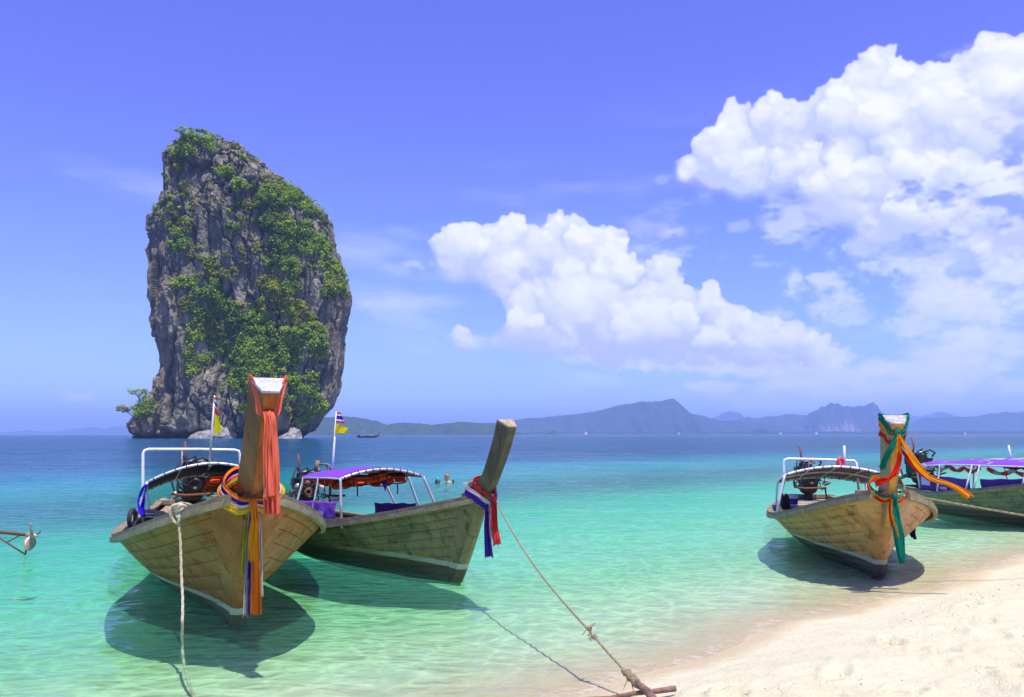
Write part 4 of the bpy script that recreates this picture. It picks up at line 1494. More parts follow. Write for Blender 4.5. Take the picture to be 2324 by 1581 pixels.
        for i, p in enumerate(fine):
            d = (fine[min(i + 1, N - 1)] - fine[max(i - 1, 0)]).normalized()
            nn = Vector((d.y, -d.x))                 # forward-down normal
            k = max(0, (p.y) / post['path'][-1][1]); k = min(1, k)
            wb = post['wb'][0] + (post['wb'][1] - post['wb'][0]) * k ** 1.4
            wf = post['wf'][0] + (post['wf'][1] - post['wf'][0]) * k ** 1.3
            dp = post['dp'][0] + (post['dp'][1] - post['dp'][0]) * k
            ln = post.get('lean', 0) * k
            uf, zf = s.P['rake'] + p.x + nn.x * dp * .5, zh + p.y + nn.y * dp * .5
            ub, zb = s.P['rake'] + p.x - nn.x * dp * .5, zh + p.y - nn.y * dp * .5
            bev = .012
            G.append([s.pt(ub, ln - wb / 2 + bev, zb), s.pt(ub + nn.x * bev, ln - wb / 2, zb), s.pt(uf - nn.x * bev, ln - wf / 2 - .004, zf), s.pt(uf, ln - wf / 2 + .006, zf),
                      s.pt(uf, ln + wf / 2 - .006, zf), s.pt(uf - nn.x * bev, ln + wf / 2 + .004, zf), s.pt(ub + nn.x * bev, ln + wb / 2, zb), s.pt(ub, ln + wb / 2 - bev, zb)])
            s.postf.append((p.y + zh, s.pt(uf, ln, zf), wf, s.pt(ub, ln, zb), wb))
        mb = MB()
        mb.grid(G, 0, False, closed=True)
        for i_f in range(len(mb.f)):
            if i_f % 8 in (3,):
                mb.m[i_f] = 1
        mb.add(G[0], [tuple(range(8))[::-1]], 0)
        mb.build("prow_post", [post_mat, post['front']], r)
        # end grain cap, a few mm proud
        top = G[-1]
        cen = sum(top, Vector()) / 8
        d3 = (cen - sum(G[-3], Vector()) / 8).normalized()
        mb = MB()
        lo = [cen + (q - cen) * 1.035 - d3 * .005 for q in top]; hi = [cen + (q - cen) * 1.02 + d3 * .012 for q in top]
        mb.add(lo + hi, [tuple((i, (i + 1) % 8, (i + 1) % 8 + 8, i + 8)) for i in range(8)] + [tuple(range(8, 16)), tuple(range(8))[::-1]], 0)
        mb.build("post_cap", post['cap'], r)
        s.top = cen

    def post_at(s, z):
        """front centre, front width, back centre, back width of the post at height z"""
        q = s.postf
        i = min(range(len(q)), key=lambda k: abs(q[k][1].z - z))
        return q[i][1], q[i][2], q[i][3], q[i][4]


def engine(boat, loc, yaw, prop, scale=1.0, red=True, rr=None):
    """a car engine on a pivot with its long propeller shaft, turned so that its pulleys face the bow"""
    M = Matrix.Translation(loc) @ Matrix.Rotation(yaw, 4, 'Z') @ Matrix.Scale(scale, 4)
    base = parent_base(boat.root)
    global ENGINE
    if ENGINE is None:
        E = {}
        b = MB()
        b.box((0, -.12, .62), (.34, .52, .30)); b.box((0, -.12, .40), (.26, .46, .16), taper=1.25)
        b.box((.04, -.12, .80), (.20, .50, .10), taper=.9); b.box((-.17, -.1, .68), (.10, .36, .10)); b.box((.2, -.14, .70), (.10, .3, .14))
        for k in range(5):
            b.box((-.19, -.30 + k * .1, .56), (.05, .05, .12))
        E['block'] = (b, M_BLACK)
        b = MB(); b.lathe((-.02, .14, .50), (0, 1, 0), [(0, .02), (0, .105), (.02, .112), (.05, .112), (.055, .085), (.05, .05), (.03, .045), (.03, .0)], 22); E['pulley'] = (b, M_BLACK)
        b = MB(); b.lathe((.02, .15, .72), (0, 1, 0), [(0, .02), (0, .06), (.04, .062), (.05, .05), (.075, .03), (.08, 0)], 16); E['oil_cap'] = (b, M_RED)
        b = MB(); b.lathe((-.19, .08, .66), (0, 1, 0), [(-.12, 0), (-.12, .075), (.04, .08), (.06, .05), (.10, .045), (.10, 0)], 16); E['alternator'] = (b, M_STEEL)
        b = MB(); b.lathe((.17, .06, .62), (0, 1, 0), [(-.06, 0), (-.06, .06), (.05, .07), (.07, .06), (.08, 0)], 16); E['air_filter'] = (b, M_STEEL)
        b = MB()
        for c1, c2, r1 in (((-.19, .16, .66), (-.02, .18, .50), .055), ((-.02, .18, .50), (.17, .13, .60), .05)):
            c1, c2 = Vector(c1), Vector(c2); d = (c2 - c1).normalized(); n = Vector((-d.z, 0, d.x)) * r1
            b.tube([c1 + n, c2 + n * 1.6], .010, 5); b.tube([c1 - n, c2 - n * 1.6], .010, 5)
        E['belt'] = (b, M_RUBBER)
        b = MB()
        b.tube([(-.2, .05, .8), (-.25, .1, .88), (-.12, .12, .95), (.0, .08, .90), (.06, 0, .86)], .020, 6)
        b.tube([(.16, .1, .74), (.26, .12, .80), (.27, .08, .62), (.2, .1, .45), (.1, .14, .40)], .018, 6)
        b.tube([(-.15, .15, .50), (-.28, .16, .48), (-.3, .1, .62), (-.24, .04, .74)], .014, 6)
        b.tube([(-.05, -.2, .86), (-.02, 0, .97), (.12, .06, .93), (.18, .02, .8)], .013, 6)
        b.tube([(.05, -.3, .86), (.16, -.2, .96), (.24, -.05, .84), (.24, .05, .7)], .016, 6)
        E['hoses'] = (b, M_RUBBER)
        b = MB()
        b.tube([(-.13, .02, .86), (-.05, .05, .90), (.1, .02, .885), (.16, -.06, .87)], .022, 8); b.tube([(-.13, -.1, .87), (-.13, .03, .90)], .03, 8)
        E['intake_pipe'] = (b, M_STEEL)
        b = MB(); b.tube([(.13, -.2, .78), (.14, -.1, .92), (.12, -.1, 1.0), (.15, -.12, 1.22)], [.022, .022, .02, .02], 8); E['exhaust_pipe'] = (b, M_RUST)
        b = MB(); b.tube([(-.32, .12, .34), (-.1, .2, .345), (.12, .2, .335), (.34, .13, .36)], .020, 8); b.tube([(-.3, .1, .34), (-.24, .1, .30), (-.20, .05, .46)], .016, 6); E['front_bar'] = (b, M_RUST)
        b = MB()
        for sx in (-.22, .22):
            b.tube([(sx, .14, .33), (sx, -.42, .35), (sx, -.5, .5)], .022, 6)
        b.tube([(-.22, -.42, .35), (.22, -.42, .35)], .022, 6)
        b.tube([(-.30, .10, .34), (-.33, .12, .10)], .018, 6)
        E['engine_frame'] = (b, M_BLACK)
        b = MB(); b.lathe((0, -.1, 0), (0, 0, 1), [(-.05, .24), (.02, .22), (.05, .12), (.14, .09), (.2, .09), (.24, .16), (.33, .20), (.35, 0)], 16); b.box((0, -.1, -.02), (.6, .3, .06)); E['pivot_stand'] = (b, M_BLACK)
        b = MB()
        b.tube([(.30, .1, .42), (.34, .5, .52), (.36, .78, .60)], .017, 6); b.tube([(-.3, .1, .4), (-.36, .3, .46)], .02, 6)
        E['tiller_bar'] = (b, M_RUST)
        b = MB(); b.lathe((-.24, .14, .42), (-.5, .4, .5), [(0, .02), (.1, .02), (.1, .035), (.13, .035), (.13, 0)], 10); E['lever'] = (b, M_STEEL)
        ENGINE = {k: (v[0].build('tmp', v[1], origin=(0, 0, 0)), v[0]) for k, v in E.items()}
        for k, (o, _) in ENGINE.items():
            for poly in o.data.polygons:
                pass
        ENGINE = {k: o.data for k, (o, _) in ENGINE.items()}
        for o in [o for o in sc.objects if o.name.startswith('tmp')]:
            bpy.data.objects.remove(o)
        for k, me in ENGINE.items():
            me.name = k
    e = link("engine", ENGINE['block'], boat.root)
    e.matrix_local = Matrix.Translation(-base) @ M
    for k, me in ENGINE.items():
        if k == 'block' or (k == 'oil_cap' and not red):
            continue
        link(k, me, e)
    # the long shaft and its propeller, in world positions
    Mi = M.inverted()
    a = Vector((0, -.38, .50)); p = Mi @ Vector(prop)
    d = (p - a).normalized()
    mb = MB()
    mb.tube([a, a.lerp(p, .5), p], .024, 8); mb.tube([a + Vector((0, 0, -.07)), a.lerp(p, .45) + Vector((0, 0, -.055)), p - d * .5], .014, 6)
    mb.build("propeller_shaft", M_RUST, None, origin=(0, 0, 0)).parent = e
    mb = MB()
    q = p - d * .02
    side = d.cross(Vector((0, 0, 1))).normalized(); upv = side.cross(d).normalized()
    mb.lathe(q - d * .08, d, [(0, .02), (.0, .035), (.1, .035), (.15, .008)], 12)
    for k in range(3):
        an = math.radians(55) + k * 2 * math.pi / 3
        w = side * math.cos(an) + upv * math.sin(an)
        tn = d.cross(w)
        G = []
        for i in range(7):
            f = i / 6
            rad = .03 + f * .19
            ch = .085 * math.sin(math.pi * min(1, .12 + f * .86)) ** .6 + .004
            tw = .9 - .5 * f
            e1 = (tn * math.cos(tw) + d * math.sin(tw))
            e2 = (-tn * math.sin(tw) + d * math.cos(tw))
            c = q + w * rad
            G.append([c - e1 * ch, c - e1 * ch * .5 + e2 * .008, c + e2 * .012, c + e1 * ch * .5 + e2 * .008, c + e1 * ch, c - e2 * .004])
        mb.grid(G, 0, True, closed=True)
        mb.add(G[-1], [(0, 1, 2, 3, 4, 5)], 0)
    mb.build("propeller", M_BRASS, None, origin=(0, 0, 0)).parent = e
    mb = MB()
    dn = Vector((0, 0, -1))
    mb.tube([p - d * .62, p - d * .10 + dn * .27], .012, 6); mb.tube([p - d * .10 + dn * .27, p - d * .08], .012, 6); mb.tube([p - d * .36 + dn * .13, p - d * .16], .009, 6)
    mb.build("skeg", M_RUST, None, origin=(0, 0, 0)).parent = e
    return e


ENGINE = None


def arch(b, u, w, ze, zp, n=13, skew=0.0, x0=0.0):
    pts = []
    for i in range(n):
        k = -1 + 2 * i / (n - 1)
        z = ze + (zp - ze) * (1 - abs(k) ** 1.9)
        pts.append(b.pt(u + skew * k, x0 + w * k, z))
    return pts


def canopy(b, arcs, top, lining, poles, seed=1, sag=.03, label=None, pipe=None, trim=True):
    """awning stretched over pipe arches; arcs from front to rear: (u, w, z_edge, z_peak, skew)"""
    pipe = pipe or M_PIPE
    rr = random.Random(seed)
    A = [arch(b, *a[:4], x0=a[4] if len(a) > 4 else 0, n=25) for a in arcs]
    root = MB()
    for a in A:
        root.tube(a, .019, 8)
    for e in (0, -1):
        root.tube([a[e] for a in A], .014, 6)
    for e in (6, 12, 18):
        root.tube([a[e] + Vector((0, 0, -.01)) for a in A], .010, 6)
    can = root.build("canopy_frame", pipe, b.root)
    # cloth
    rows_t, rows_b = [], []
    NS = 10
    for s_ in range(len(A) - 1):
        for i in range(NS + (1 if s_ == len(A) - 2 else 0)):
            k = i / NS
            row, rowb = [], []
            for j in range(25):
                p = A[s_][j].lerp(A[s_ + 1][j], k)
                dz = -sag * math.sin(math.pi * k) + .010 * float(vnoise(k * 5 + s_ * 3, j * .45, 0.0, seed))
                row.append(p + Vector((0, 0, .024 + dz)))
                rowb.append(p + Vector((0, 0, .012 + dz)))
            rows_t.append(row); rows_b.append(rowb)
    t_ = MB().grid(rows_t, 0, True).grid([r[::-1] for r in rows_b], 1, True)
    for e in (0, -1):                                    # hems closing the two layers
        t_.grid([[rt[e], rb[e]] for rt, rb in zip(rows_t, rows_b)], 0, True)
    for rt, rb in ((rows_t[0], rows_b[0]), (rows_t[-1], rows_b[-1])):
        t_.grid([list(rt), list(rb)], 0, True)
    t_.build("canopy_cloth", [top, lining], can)
    if trim:                                              # lacing round the front pipe
        lc = MB()
        for a in (A[0], A[-1]):
            for i in range(1, 24, 2):
                p = a[i]; d = (a[i + 1] - a[i - 1]).normalized()
                lc.lathe(p - d * .006, d, [(0, .020), (0, .026), (.012, .026), (.012, .020)], 8)
        lc.build("lacing", M_STRAP, can)['kind'] = 'stuff'
    for (u, side, w, zt, r) in poles:
        t = b.tu(u)
        g = Vector(b.h(t, 1., side))
        foot = g - b.R * side * .05 + Vector((0, 0, -.10))
        c = b.pt(u, side * w, zt)
        MB().tube([foot, foot.lerp(c, .5) + b.R * side * .005, foot.lerp(c, .93), c], r, 8).build("pole", pipe, can)
    return A


def ribbon(name, path, widths, wdir, mat, pleats=3, amp=.012, seed=0, n=34, label=None, cat="sash", group=None, parent=None, twist=0.0, flare=0.0):
    """a strip of soft cloth along a path, gathered into pleats"""
    P_ = [Vector(p) for p in path]
    pts = []
    m_ = len(P_)
    for i in range(m_ - 1):
        for q in range(max(2, n // (m_ - 1))):
            k = q / max(2, n // (m_ - 1))
            p0, p1, p2, p3 = P_[max(i - 1, 0)], P_[i], P_[i + 1], P_[min(i + 2, m_ - 1)]
            pts.append(.5 * ((2 * p1) + (p2 - p0) * k + (2 * p0 - 5 * p1 + 4 * p2 - p3) * k * k + (3 * p1 - p0 - 3 * p2 + p3) * k ** 3))
    pts.append(P_[-1])
    N = len(pts)
    rows = []
    C = 23
    rr = random.Random(seed)
    ph = rr.uniform(0, 6)
    for i, p in enumerate(pts):
        f = i / (N - 1)
        if isinstance(widths, (list, tuple)):
            x = f * (len(widths) - 1); a = int(min(x, len(widths) - 2)); w = widths[a] + (widths[a + 1] - widths[a]) * (x - a)
        else:
            w = widths
        d = (pts[min(i + 1, N - 1)] - pts[max(i - 1, 0)]).normalized()
        wd = Vector(wdir) if not callable(wdir) else Vector(wdir(f))
        if twist:
            wd = Matrix.Rotation(twist * f, 3, d) @ wd
        wd = (wd - d * wd.dot(d)).normalized()
        nn = d.cross(wd)
        row = []
        for j in range(C):
            s_ = j / (C - 1) * 2 - 1
            z = amp * 2.1 * float(vnoise(s_ * pleats * .75 + .5 * math.sin(f * 4 + ph), f * 1.6 + ph, 0.0, seed)) * (.45 + .9 * f)
            z += amp * .7 * float(vnoise(s_ * pleats * 1.9, f * 3.5, 0.0, seed + 7)) + amp * .5 * float(vnoise(s_ * 1.2, f * 9, 0.0, seed + 9))
            wob = .16 * float(vnoise(f * 4.0, (.5 if s_ > 0 else 3.5) + seed, 0.0, seed + 3))
            row.append(p + wd * (w * .5 * (s_ + wob * (1 if abs(s_) > .5 else .5))) + nn * z)
        if i == N - 1:
            row = [q + d * (.03 * float(vnoise(j * .8, 0, 0.0, seed)) + .010 * rr.uniform(-1, 1)) for j, q in enumerate(row)]
        rows.append(row)
    o = MB().grid(rows, 0, True).build(name, mat, parent)
    md = o.modifiers.new("thickness", 'SOLIDIFY'); md.thickness = .003
    if parent is None:
        tag(o, label, cat, group)
    return o


def flag_mesh(name, quad, mats, bands, parent, seed=0, amp=.03):
    """a waving flag between four corners (hoist top, fly top, fly bottom, hoist bottom); bands: (share of the height, material)"""
    a0, b0, c0, d0 = [Vector(q) for q in quad]
    nrm = (b0 - a0).cross(d0 - a0).normalized()
    fr = [0]
    for f, _ in bands:
        fr.append(fr[-1] + f)
    mb = MB()
    nx = 14
    for (va, vb, (f, mi)) in zip(fr[:-1], fr[1:], bands):
        rows = []
        for q in range(4):
            v = va + (vb - va) * q / 3
            row = []
            for i in range(nx + 1):
                u = i / nx
                p = a0.lerp(b0, u).lerp(d0.lerp(c0, u), v)
                p += nrm * amp * (math.sin(u * 8 + v * 2.5 + seed) * u ** .5 + .4 * math.sin(u * 15 + v * 5))
                row.append(p)
            rows.append(row)
        mb.grid(rows, mi, True)
    return mb.build(name, mats, parent)


def life_jacket(loc, rot, scale, label, group):
    """folded buoyancy vest: two padded fronts, a back, collar and black straps"""
    root = empty("life_jacket", loc, label, "life jacket", group)
    M = Matrix.Rotation(rot, 3, 'Z') @ Matrix.Rotation(random.Random(int(loc[0] * 977)).uniform(-.35, .35), 3, 'X')
    L_ = Vector(loc)

    def pad(c, sx, sy, sz):
        mb = MB(); G = []
        for i in range(9):
            t = -1 + 2 * i / 8
            row = []
            for j in range(12):
                a = 2 * math.pi * j / 12
                k = max(1e-3, 1 - abs(t) ** 4) ** .5
                x = sx * .5 * math.copysign(abs(math.cos(a)) ** .5, math.cos(a)) * (.55 + .45 * k)
                z = sz * .5 * math.copysign(abs(math.sin(a)) ** .6, math.sin(a)) * k
                row.append(L_ + M @ (Vector(c) + Vector((x, sy * .5 * t, z)) * 1.0) * scale + M @ Vector((0, 0, 0)))
            G.append(row)
        mb.grid(G, 0, True, closed=True)
        mb.add(G[0], [tuple(range(12))], 0); mb.add(G[-1], [tuple(range(12))[::-1]], 0)
        return mb
    pad((-.12, 0, 0), .2, .46, .09).build("front_panel", M_ORANGE, root)
    pad((.12, .01, .012), .2, .46, .09).build("front_panel", M_ORANGE, root)
    pad((0, .02, .075), .44, .44, .06).build("back_panel", M_ORANGE, root)
    pad((0, .27, .04), .30, .12, .09).build("collar", M_ORANGE, root)
    for si, y in enumerate((-.12, .06)):
        mb = MB(); pts = []
        for k in range(17):
            a = 2 * math.pi * k / 16
            pts.append(L_ + M @ Vector((.245 * math.copysign(abs(math.cos(a)) ** .5, math.cos(a)), y, .03 + .085 * math.copysign(abs(math.sin(a)) ** .7, math.sin(a)))) * scale)
        mb.tube(pts, .012 * scale, 5)
        if (int(abs(loc[0]) * 977) + si) % 3 == 0:
            mb.tube([L_ + M @ Vector((.05, y, -.05)) * scale, L_ + M @ Vector((.06, y, -.05)) * scale + Vector((0, 0, -.07)), L_ + M @ Vector((.04, y, -.05)) * scale + Vector((.01, 0, -.15))], .009, 5)
        mb.build("strap", M_STRAP, root)
    return root


def rope(name, pts, r, mat, label, group=None, strands=True, knots=(), parent=None):
    """a laid rope: three strands twisted round the path, so that it reads as rope up close"""
    P_ = [Vector(p) for p in pts]
    fine = []
    m_ = len(P_)
    for i in range(m_ - 1):
        L_ = (P_[i + 1] - P_[i]).length
        nn = max(3, min(160, int(L_ / (r * 2.6))))
        for q in range(nn):
            k = q / nn
            p0, p1, p2, p3 = P_[max(i - 1, 0)], P_[i], P_[i + 1], P_[min(i + 2, m_ - 1)]
            fine.append(.5 * ((2 * p1) + (p2 - p0) * k + (2 * p0 - 5 * p1 + 4 * p2 - p3) * k * k + (3 * p1 - p0 - 3 * p2 + p3) * k ** 3))
    fine.append(P_[-1])
    mb = MB()
    if strands:
        ref = Vector((.31, .2, .93)).normalized()
        for s_ in range(3):
            pp = []
            for i, p in enumerate(fine):
                d = (fine[min(i + 1, len(fine) - 1)] - fine[max(i - 1, 0)])
                d = d.normalized() if d.length > 1e-6 else Vector((0, 0, 1))
                a = d.cross(ref).normalized(); b_ = d.cross(a)
                an = i * .95 + s_ * 2 * math.pi / 3
                pp.append(p + (a * math.cos(an) + b_ * math.sin(an)) * r * .5)
            mb.tube(pp, r * .56, 5)
    else:
        mb.tube(fine, r, 6)
    for kp, kr in knots:
        kp = Vector(kp); rr = random.Random(int(kp.x * 1000))
        for q in range(3):
            ax = Vector((rr.uniform(-1, 1), rr.uniform(-1, 1), rr.uniform(-.4, .4))).normalized()
            e1 = ax.cross(Vector((0, 0, 1))).normalized(); e2 = ax.cross(e1)
            mb.tube([kp + (e1 * math.cos(a_ * .7) + e2 * math.sin(a_ * .7)) * kr + ax * rr.uniform(-.2, .2) * kr for a_ in range(10)], r * .9, 6)
    o = mb.build(name, mat, parent)
    if parent is None:
        tag(o, label, "rope", group)
    return o


def sheet(name, quad, mat, parent=None, label=None, cat=None, seed=0, amp=.02, n=(18, 8), group=None, hem=0.0):
    """a hung cloth between four corners (top left, top right, bottom right, bottom left), rippled"""
    a, b_, c, d = [Vector(q) for q in quad]
    nrm = (b_ - a).cross(d - a).normalized()
    rows = []
    for i in range(n[1] + 1):
        v = i / n[1]
        row = []
        for j in range(n[0] + 1):
            u = j / n[0]
            p = a.lerp(b_, u).lerp(d.lerp(c, u), v)
            p += nrm * amp * (math.sin(u * 9 + v * 1.5 + seed) * .6 + float(vnoise(u * 6, v * 2, 0.0, seed)) + .5 * float(vnoise(u * 15, v * 3, 0.0, seed + 1)))
            p.z += -.012 * math.sin(u * math.pi * 3) ** 2 * (1 - v)
            row.append(p)
        rows.append(row)
    o = MB().grid(rows, 0, True).build(name, mat, parent)
    md = o.modifiers.new("thickness", 'SOLIDIFY'); md.thickness = .003
    if label:
        tag(o, label, cat, group)
    return o


def text_on(parent, body, loc, right, normal, size, mat, name="lettering", squeeze=1.0):
    c = bpy.data.curves.new(name, 'FONT')
    c.body = body
    c.size = size
    c.extrude = .0015
    tmp = bpy.data.objects.new("tmp_text", c)
    COL.objects.link(tmp)
    bpy.context.view_layer.update()
    dg = bpy.context.evaluated_depsgraph_get()
    me = bpy.data.meshes.new_from_object(tmp.evaluated_get(dg))
    bpy.data.objects.remove(tmp)
    me.materials.clear()
    me.materials.append(mat)
    me.name = name
    o = bpy.data.objects.new(name, me)
    COL.objects.link(o)
    r_ = Vector(right).normalized(); n_ = Vector(normal).normalized(); u_ = n_.cross(r_)
    M = Matrix((r_ * squeeze, u_, n_)).transposed().to_4x4()
    M.translation = Vector(loc) - (parent_base(parent) if parent else Vector())
    if parent:
        o.parent = parent
    o.matrix_local = M
    return o

# ------------------------------------------------------------------ cloth colours
C_SALMON = mat_cloth("salmon_gauze", (1.0, .27, .15), .5, var=.12)
C_ORANGE = mat_cloth("orange_cloth", (.95, .26, .015), .4)
C_YELLOW = mat_cloth("yellow_cloth", (.85, .60, .02), .35)
C_OLIVE = mat_cloth("olive_yellow_cloth", (.50, .46, .02), .35)
C_NAVY = mat_cloth("navy_cloth", (.03, .02, .22), .2)
C_GREY = mat_cloth("grey_white_cloth", (.50, .47, .44), .35)
C_WHITE = mat_cloth("white_cloth", (.80, .76, .66), .35)
C_PINK = mat_cloth("pink_cloth", (.85, .12, .22), .35)
C_TEAL = mat_cloth("teal_cloth", (.0, .24, .15), .3)
C_RED = mat_cloth("red_cloth", (.85, .02, .01), .35)
C_CORAL = mat_cloth("coral_red_cloth", (.85, .06, .06), .4)
C_PURPLE = mat_cloth("purple_cloth", (.10, .02, .34), .25)
C_GOLD = mat_cloth("golden_orange_cloth", (.95, .40, .01), .4)
C_BLUE = mat_cloth("bright_blue_cloth", (.06, .02, .80), .4)
T_PURPLE = mat_cloth("purple_tarpaulin", (.25, .065, .60), .15, .45, .2)
T_PURPLE_D = mat_cloth("dark_purple_tarpaulin", (.12, .03, .34), .15, .5)
T_LINING = mat_cloth("violet_grey_lining", (.25, .13, .30), .1, .7)
T_MAROON = mat_cloth("maroon_lining", (.36, .16, .20), .12, .7, .5)
T_BLACK = mat_cloth("black_violet_lining", (.03, .02, .08), .05, .7)
F_RED = mat_cloth("flag_red", (.80, .03, .03), .4)
F_WHITE = mat_cloth("flag_white", (.85, .85, .85), .4)
F_BLUE = mat_cloth("flag_blue", (.05, .02, .42), .3)
F_YELLOW = mat_cloth("flag_yellow", (.90, .78, .0), .45)
FLAGM = [F_RED, F_WHITE, F_BLUE, F_YELLOW, C_PINK]
THAI = [(1 / 6, 0), (1 / 6, 1), (1 / 3, 2), (1 / 6, 1), (1 / 6, 0)]
M_CAPW = mat_wood("white_painted_end_grain", (.40, .42, .47), (.64, .66, .72), 9, dark=.3, bump=.9)
M_CAPG = mat_wood("silvery_end_grain", (.26, .24, .21), (.60, .57, .52), 14, dark=.3, bump=.9)
M_CAPB = mat_wood("brown_end_grain", (.26, .20, .12), (.48, .41, .28), 12, dark=.3, bump=.9)

# ================================================================== boat at the left
P1 = {'xf': -2.506, 'yf': 8.026, 'yaw': 0.41, 'L': 8.451, 'rake': 0.975, 'B': 1.025, 'tm': 0.52, 'ws': 0.451, 'q': 2.533, 'r': 0.749, 'zmid': 0.477, 'zbow': 0.738, 'nb': 2.728, 'zst': 0.071}
hull1 = mat_hullwood("hull_brown_olive", (.21, .075, .020), (.31, .125, .034), (.33, .19, .066), seedz=3, gamt=.22, green=(.21, .16, .05), z0=.10, z1=.165)
hull1b = mat_hullwood("hull_red_brown", (.28, .075, .020), (.44, .15, .045), (.47, .23, .09), seedz=5, gamt=.15, green=(.22, .16, .05), z0=.10, z1=.165, dr=.3)
post1 = mat_wood("prow_red_brown", (.19, .062, .018), (.33, .12, .042), 3, (1, 1, .35), .45)
front1 = mat_wood("prow_front_orange_brown", (.30, .075, .012), (.48, .15, .03), 4, (1, 1, .4), .5)
B1 = Boat("large brown longtail boat, nearest of all, its tall prow hung with a salmon sash", P1, (hull1, hull1b), post1,
          dict(path=[(.10, .20), (.24, .42), (.36, .62), (.50, .86)], wb=(.25, .275), wf=(.05, .12), dp=(.20, .22), lean=.03, front=front1, cap=M_CAPW))
b = B1
# two faded pale number strokes on the hull
mb = MB()
for k in range(2):
    g = [[b.h(np.array(.505 + k * .010 + dt), np.array(v), -1, .0195) for dt in (0, .0045)] for v in (.66, .70, .74)]
    mb.grid(g, 0, True)
mb.build("hull_mark", Mat("faded_white_paint").set((.50, .50, .40), .8), b.root)
canopy(b, [(-4.75, .85, 1.04, 1.285, .12), (-6.3, .80, .83, 1.05, .08)], T_BLACK, T_BLACK,
       [(-4.75, -1, .74, 1.04, .022), (-4.75, 1, .97, 1.04, .02), (-6.3, -1, .73, .83, .018), (-6.3, 1, .88, .83, .018)], 1, pipe=M_PIPE)
pf = MB()
u = -5.65
L0 = Vector(b.h(b.tu(u), 1., -1)) + b.R * .05 + Vector((0, 0, -.08))
a0, a1 = b.pt(u, -.80, 1.42), b.pt(u, .58, 1.42)
pf.tube([L0, L0.lerp(a0, .6), a0, b.pt(u, -.78, 1.458), b.pt(u, -.73, 1.475), b.pt(u, 0, 1.47), b.pt(u, .50, 1.455), b.pt(u, .56, 1.44), a1 + Vector((0, 0, -.06)), b.pt(u, .62, .45)], .023, 10)
fr = pf.build("pipe_frame", M_PIPEW, b.root)
MB().tube([b.pt(u + .02, -.26, 1.45), b.pt(u + .02, -.255, 1.1)], .008, 5).build("lashing", M_ROPE, fr)
fp = empty("flagpole", b.pt(-4.75, .07, 1.28), "pole with limp flags over the nearest brown boat's black canopy", "flagpole", "flagpoles")
MB().tube([b.pt(-4.75, .07, 1.24), at(487, 897, 12.45)], [.02, .013], 8).build("pole", M_PIPE, fp)
Yq = 12.43
flag_mesh("striped_flag", [at(483.5, 898, Yq), at(489.5, 903, Yq), at(497, 941, Yq), at(487.5, 926, Yq)], FLAGM, THAI, fp, 1, .008)
flag_mesh("red_pennant", [at(488, 921, Yq), at(492, 926, Yq), at(499.5, 942, Yq), at(488.5, 938, Yq)], FLAGM, [(1, 0)], fp, 2, .006)
flag_mesh("yellow_flag", [at(486.5, 938, Yq), at(495.5, 945, Yq), at(503.5, 975, Yq), at(486, 987, Yq)], FLAGM, [(1, 3)], fp, 3, .012)
engine(b, b.pt(-7.15, 0, .36), math.pi + P1['yaw'], at(389, 1137, 17.3), 1.0)
for i, (uu, x, z, rot) in enumerate(((-4.95, .22, .99, .3), (-5.0, .52, .93, 1.2), (-5.35, .30, .93, -.2), (-5.45, .62, .85, .9), (-5.8, .25, .87, .4), (-4.9, .74, .91, 2.0))):
    life_jacket(b.pt(uu, x, z), P1['yaw'] + rot, .78, ("life jacket slung under the black canopy, nearest its flagpole", "life jacket second from the flagpole under the black canopy", "life jacket behind the flagpole one under the black canopy",
                "life jacket behind the second one under the black canopy", "rearmost life jacket under the black canopy", "life jacket next to the brown prow under the black canopy")[i], "orange life jackets under the black canopy")
rows = []
for i in range(13):
    v = i / 12
    xl, xr, yy = 328 - 15 * math.sin(math.pi * min(1, v * 1.02)) ** .8 - 6 * v, 331 - 7 * v, 1099 + 74 * v
    rows.append([at(xl + (xr - xl) * k / 6, yy, 12.0) + Vector((0, .10 * math.sin(math.pi * k / 6) + .03 * math.sin(k * 2 + v * 4), 0)) for k in range(7)])
o = MB().grid(rows, 0, True).build("blue_cloth", C_BLUE)
o.modifiers.new("thickness", 'SOLIDIFY').thickness = .004
tag(o, "bright blue cloth bellying out behind the brown boat's canopy pole", "cloth")
mb = MB(); c0 = at(300.5, 1176, 10.9)
ax = (b.R * .93 + b.F * .35).normalized(); e1 = Vector((0, 0, 1)); e2 = ax.cross(e1).normalized()
mb.tube([c0 + (e1 * math.cos(k * math.pi / 14) + e2 * math.sin(k * math.pi / 14)) * .10 for k in range(28)] + [c0 + e1 * .10], .030, 8, cap=False)
tag(mb.build("tyre_fender", M_RUBBER), "small black tyre fender standing on the brown boat's rail near its stern", "fender")
cp = [b.pt(-5.6 + .35 * math.cos(k * .8) - .02 * k, -.62 + .16 * math.sin(k * .8), .47 + .004 * k) for k in range(18)]
rope("mooring_rope", cp, .014, M_ROPE, "loose coil of pale rope lying on the brown boat's stern deck", "mooring ropes", strands=False)
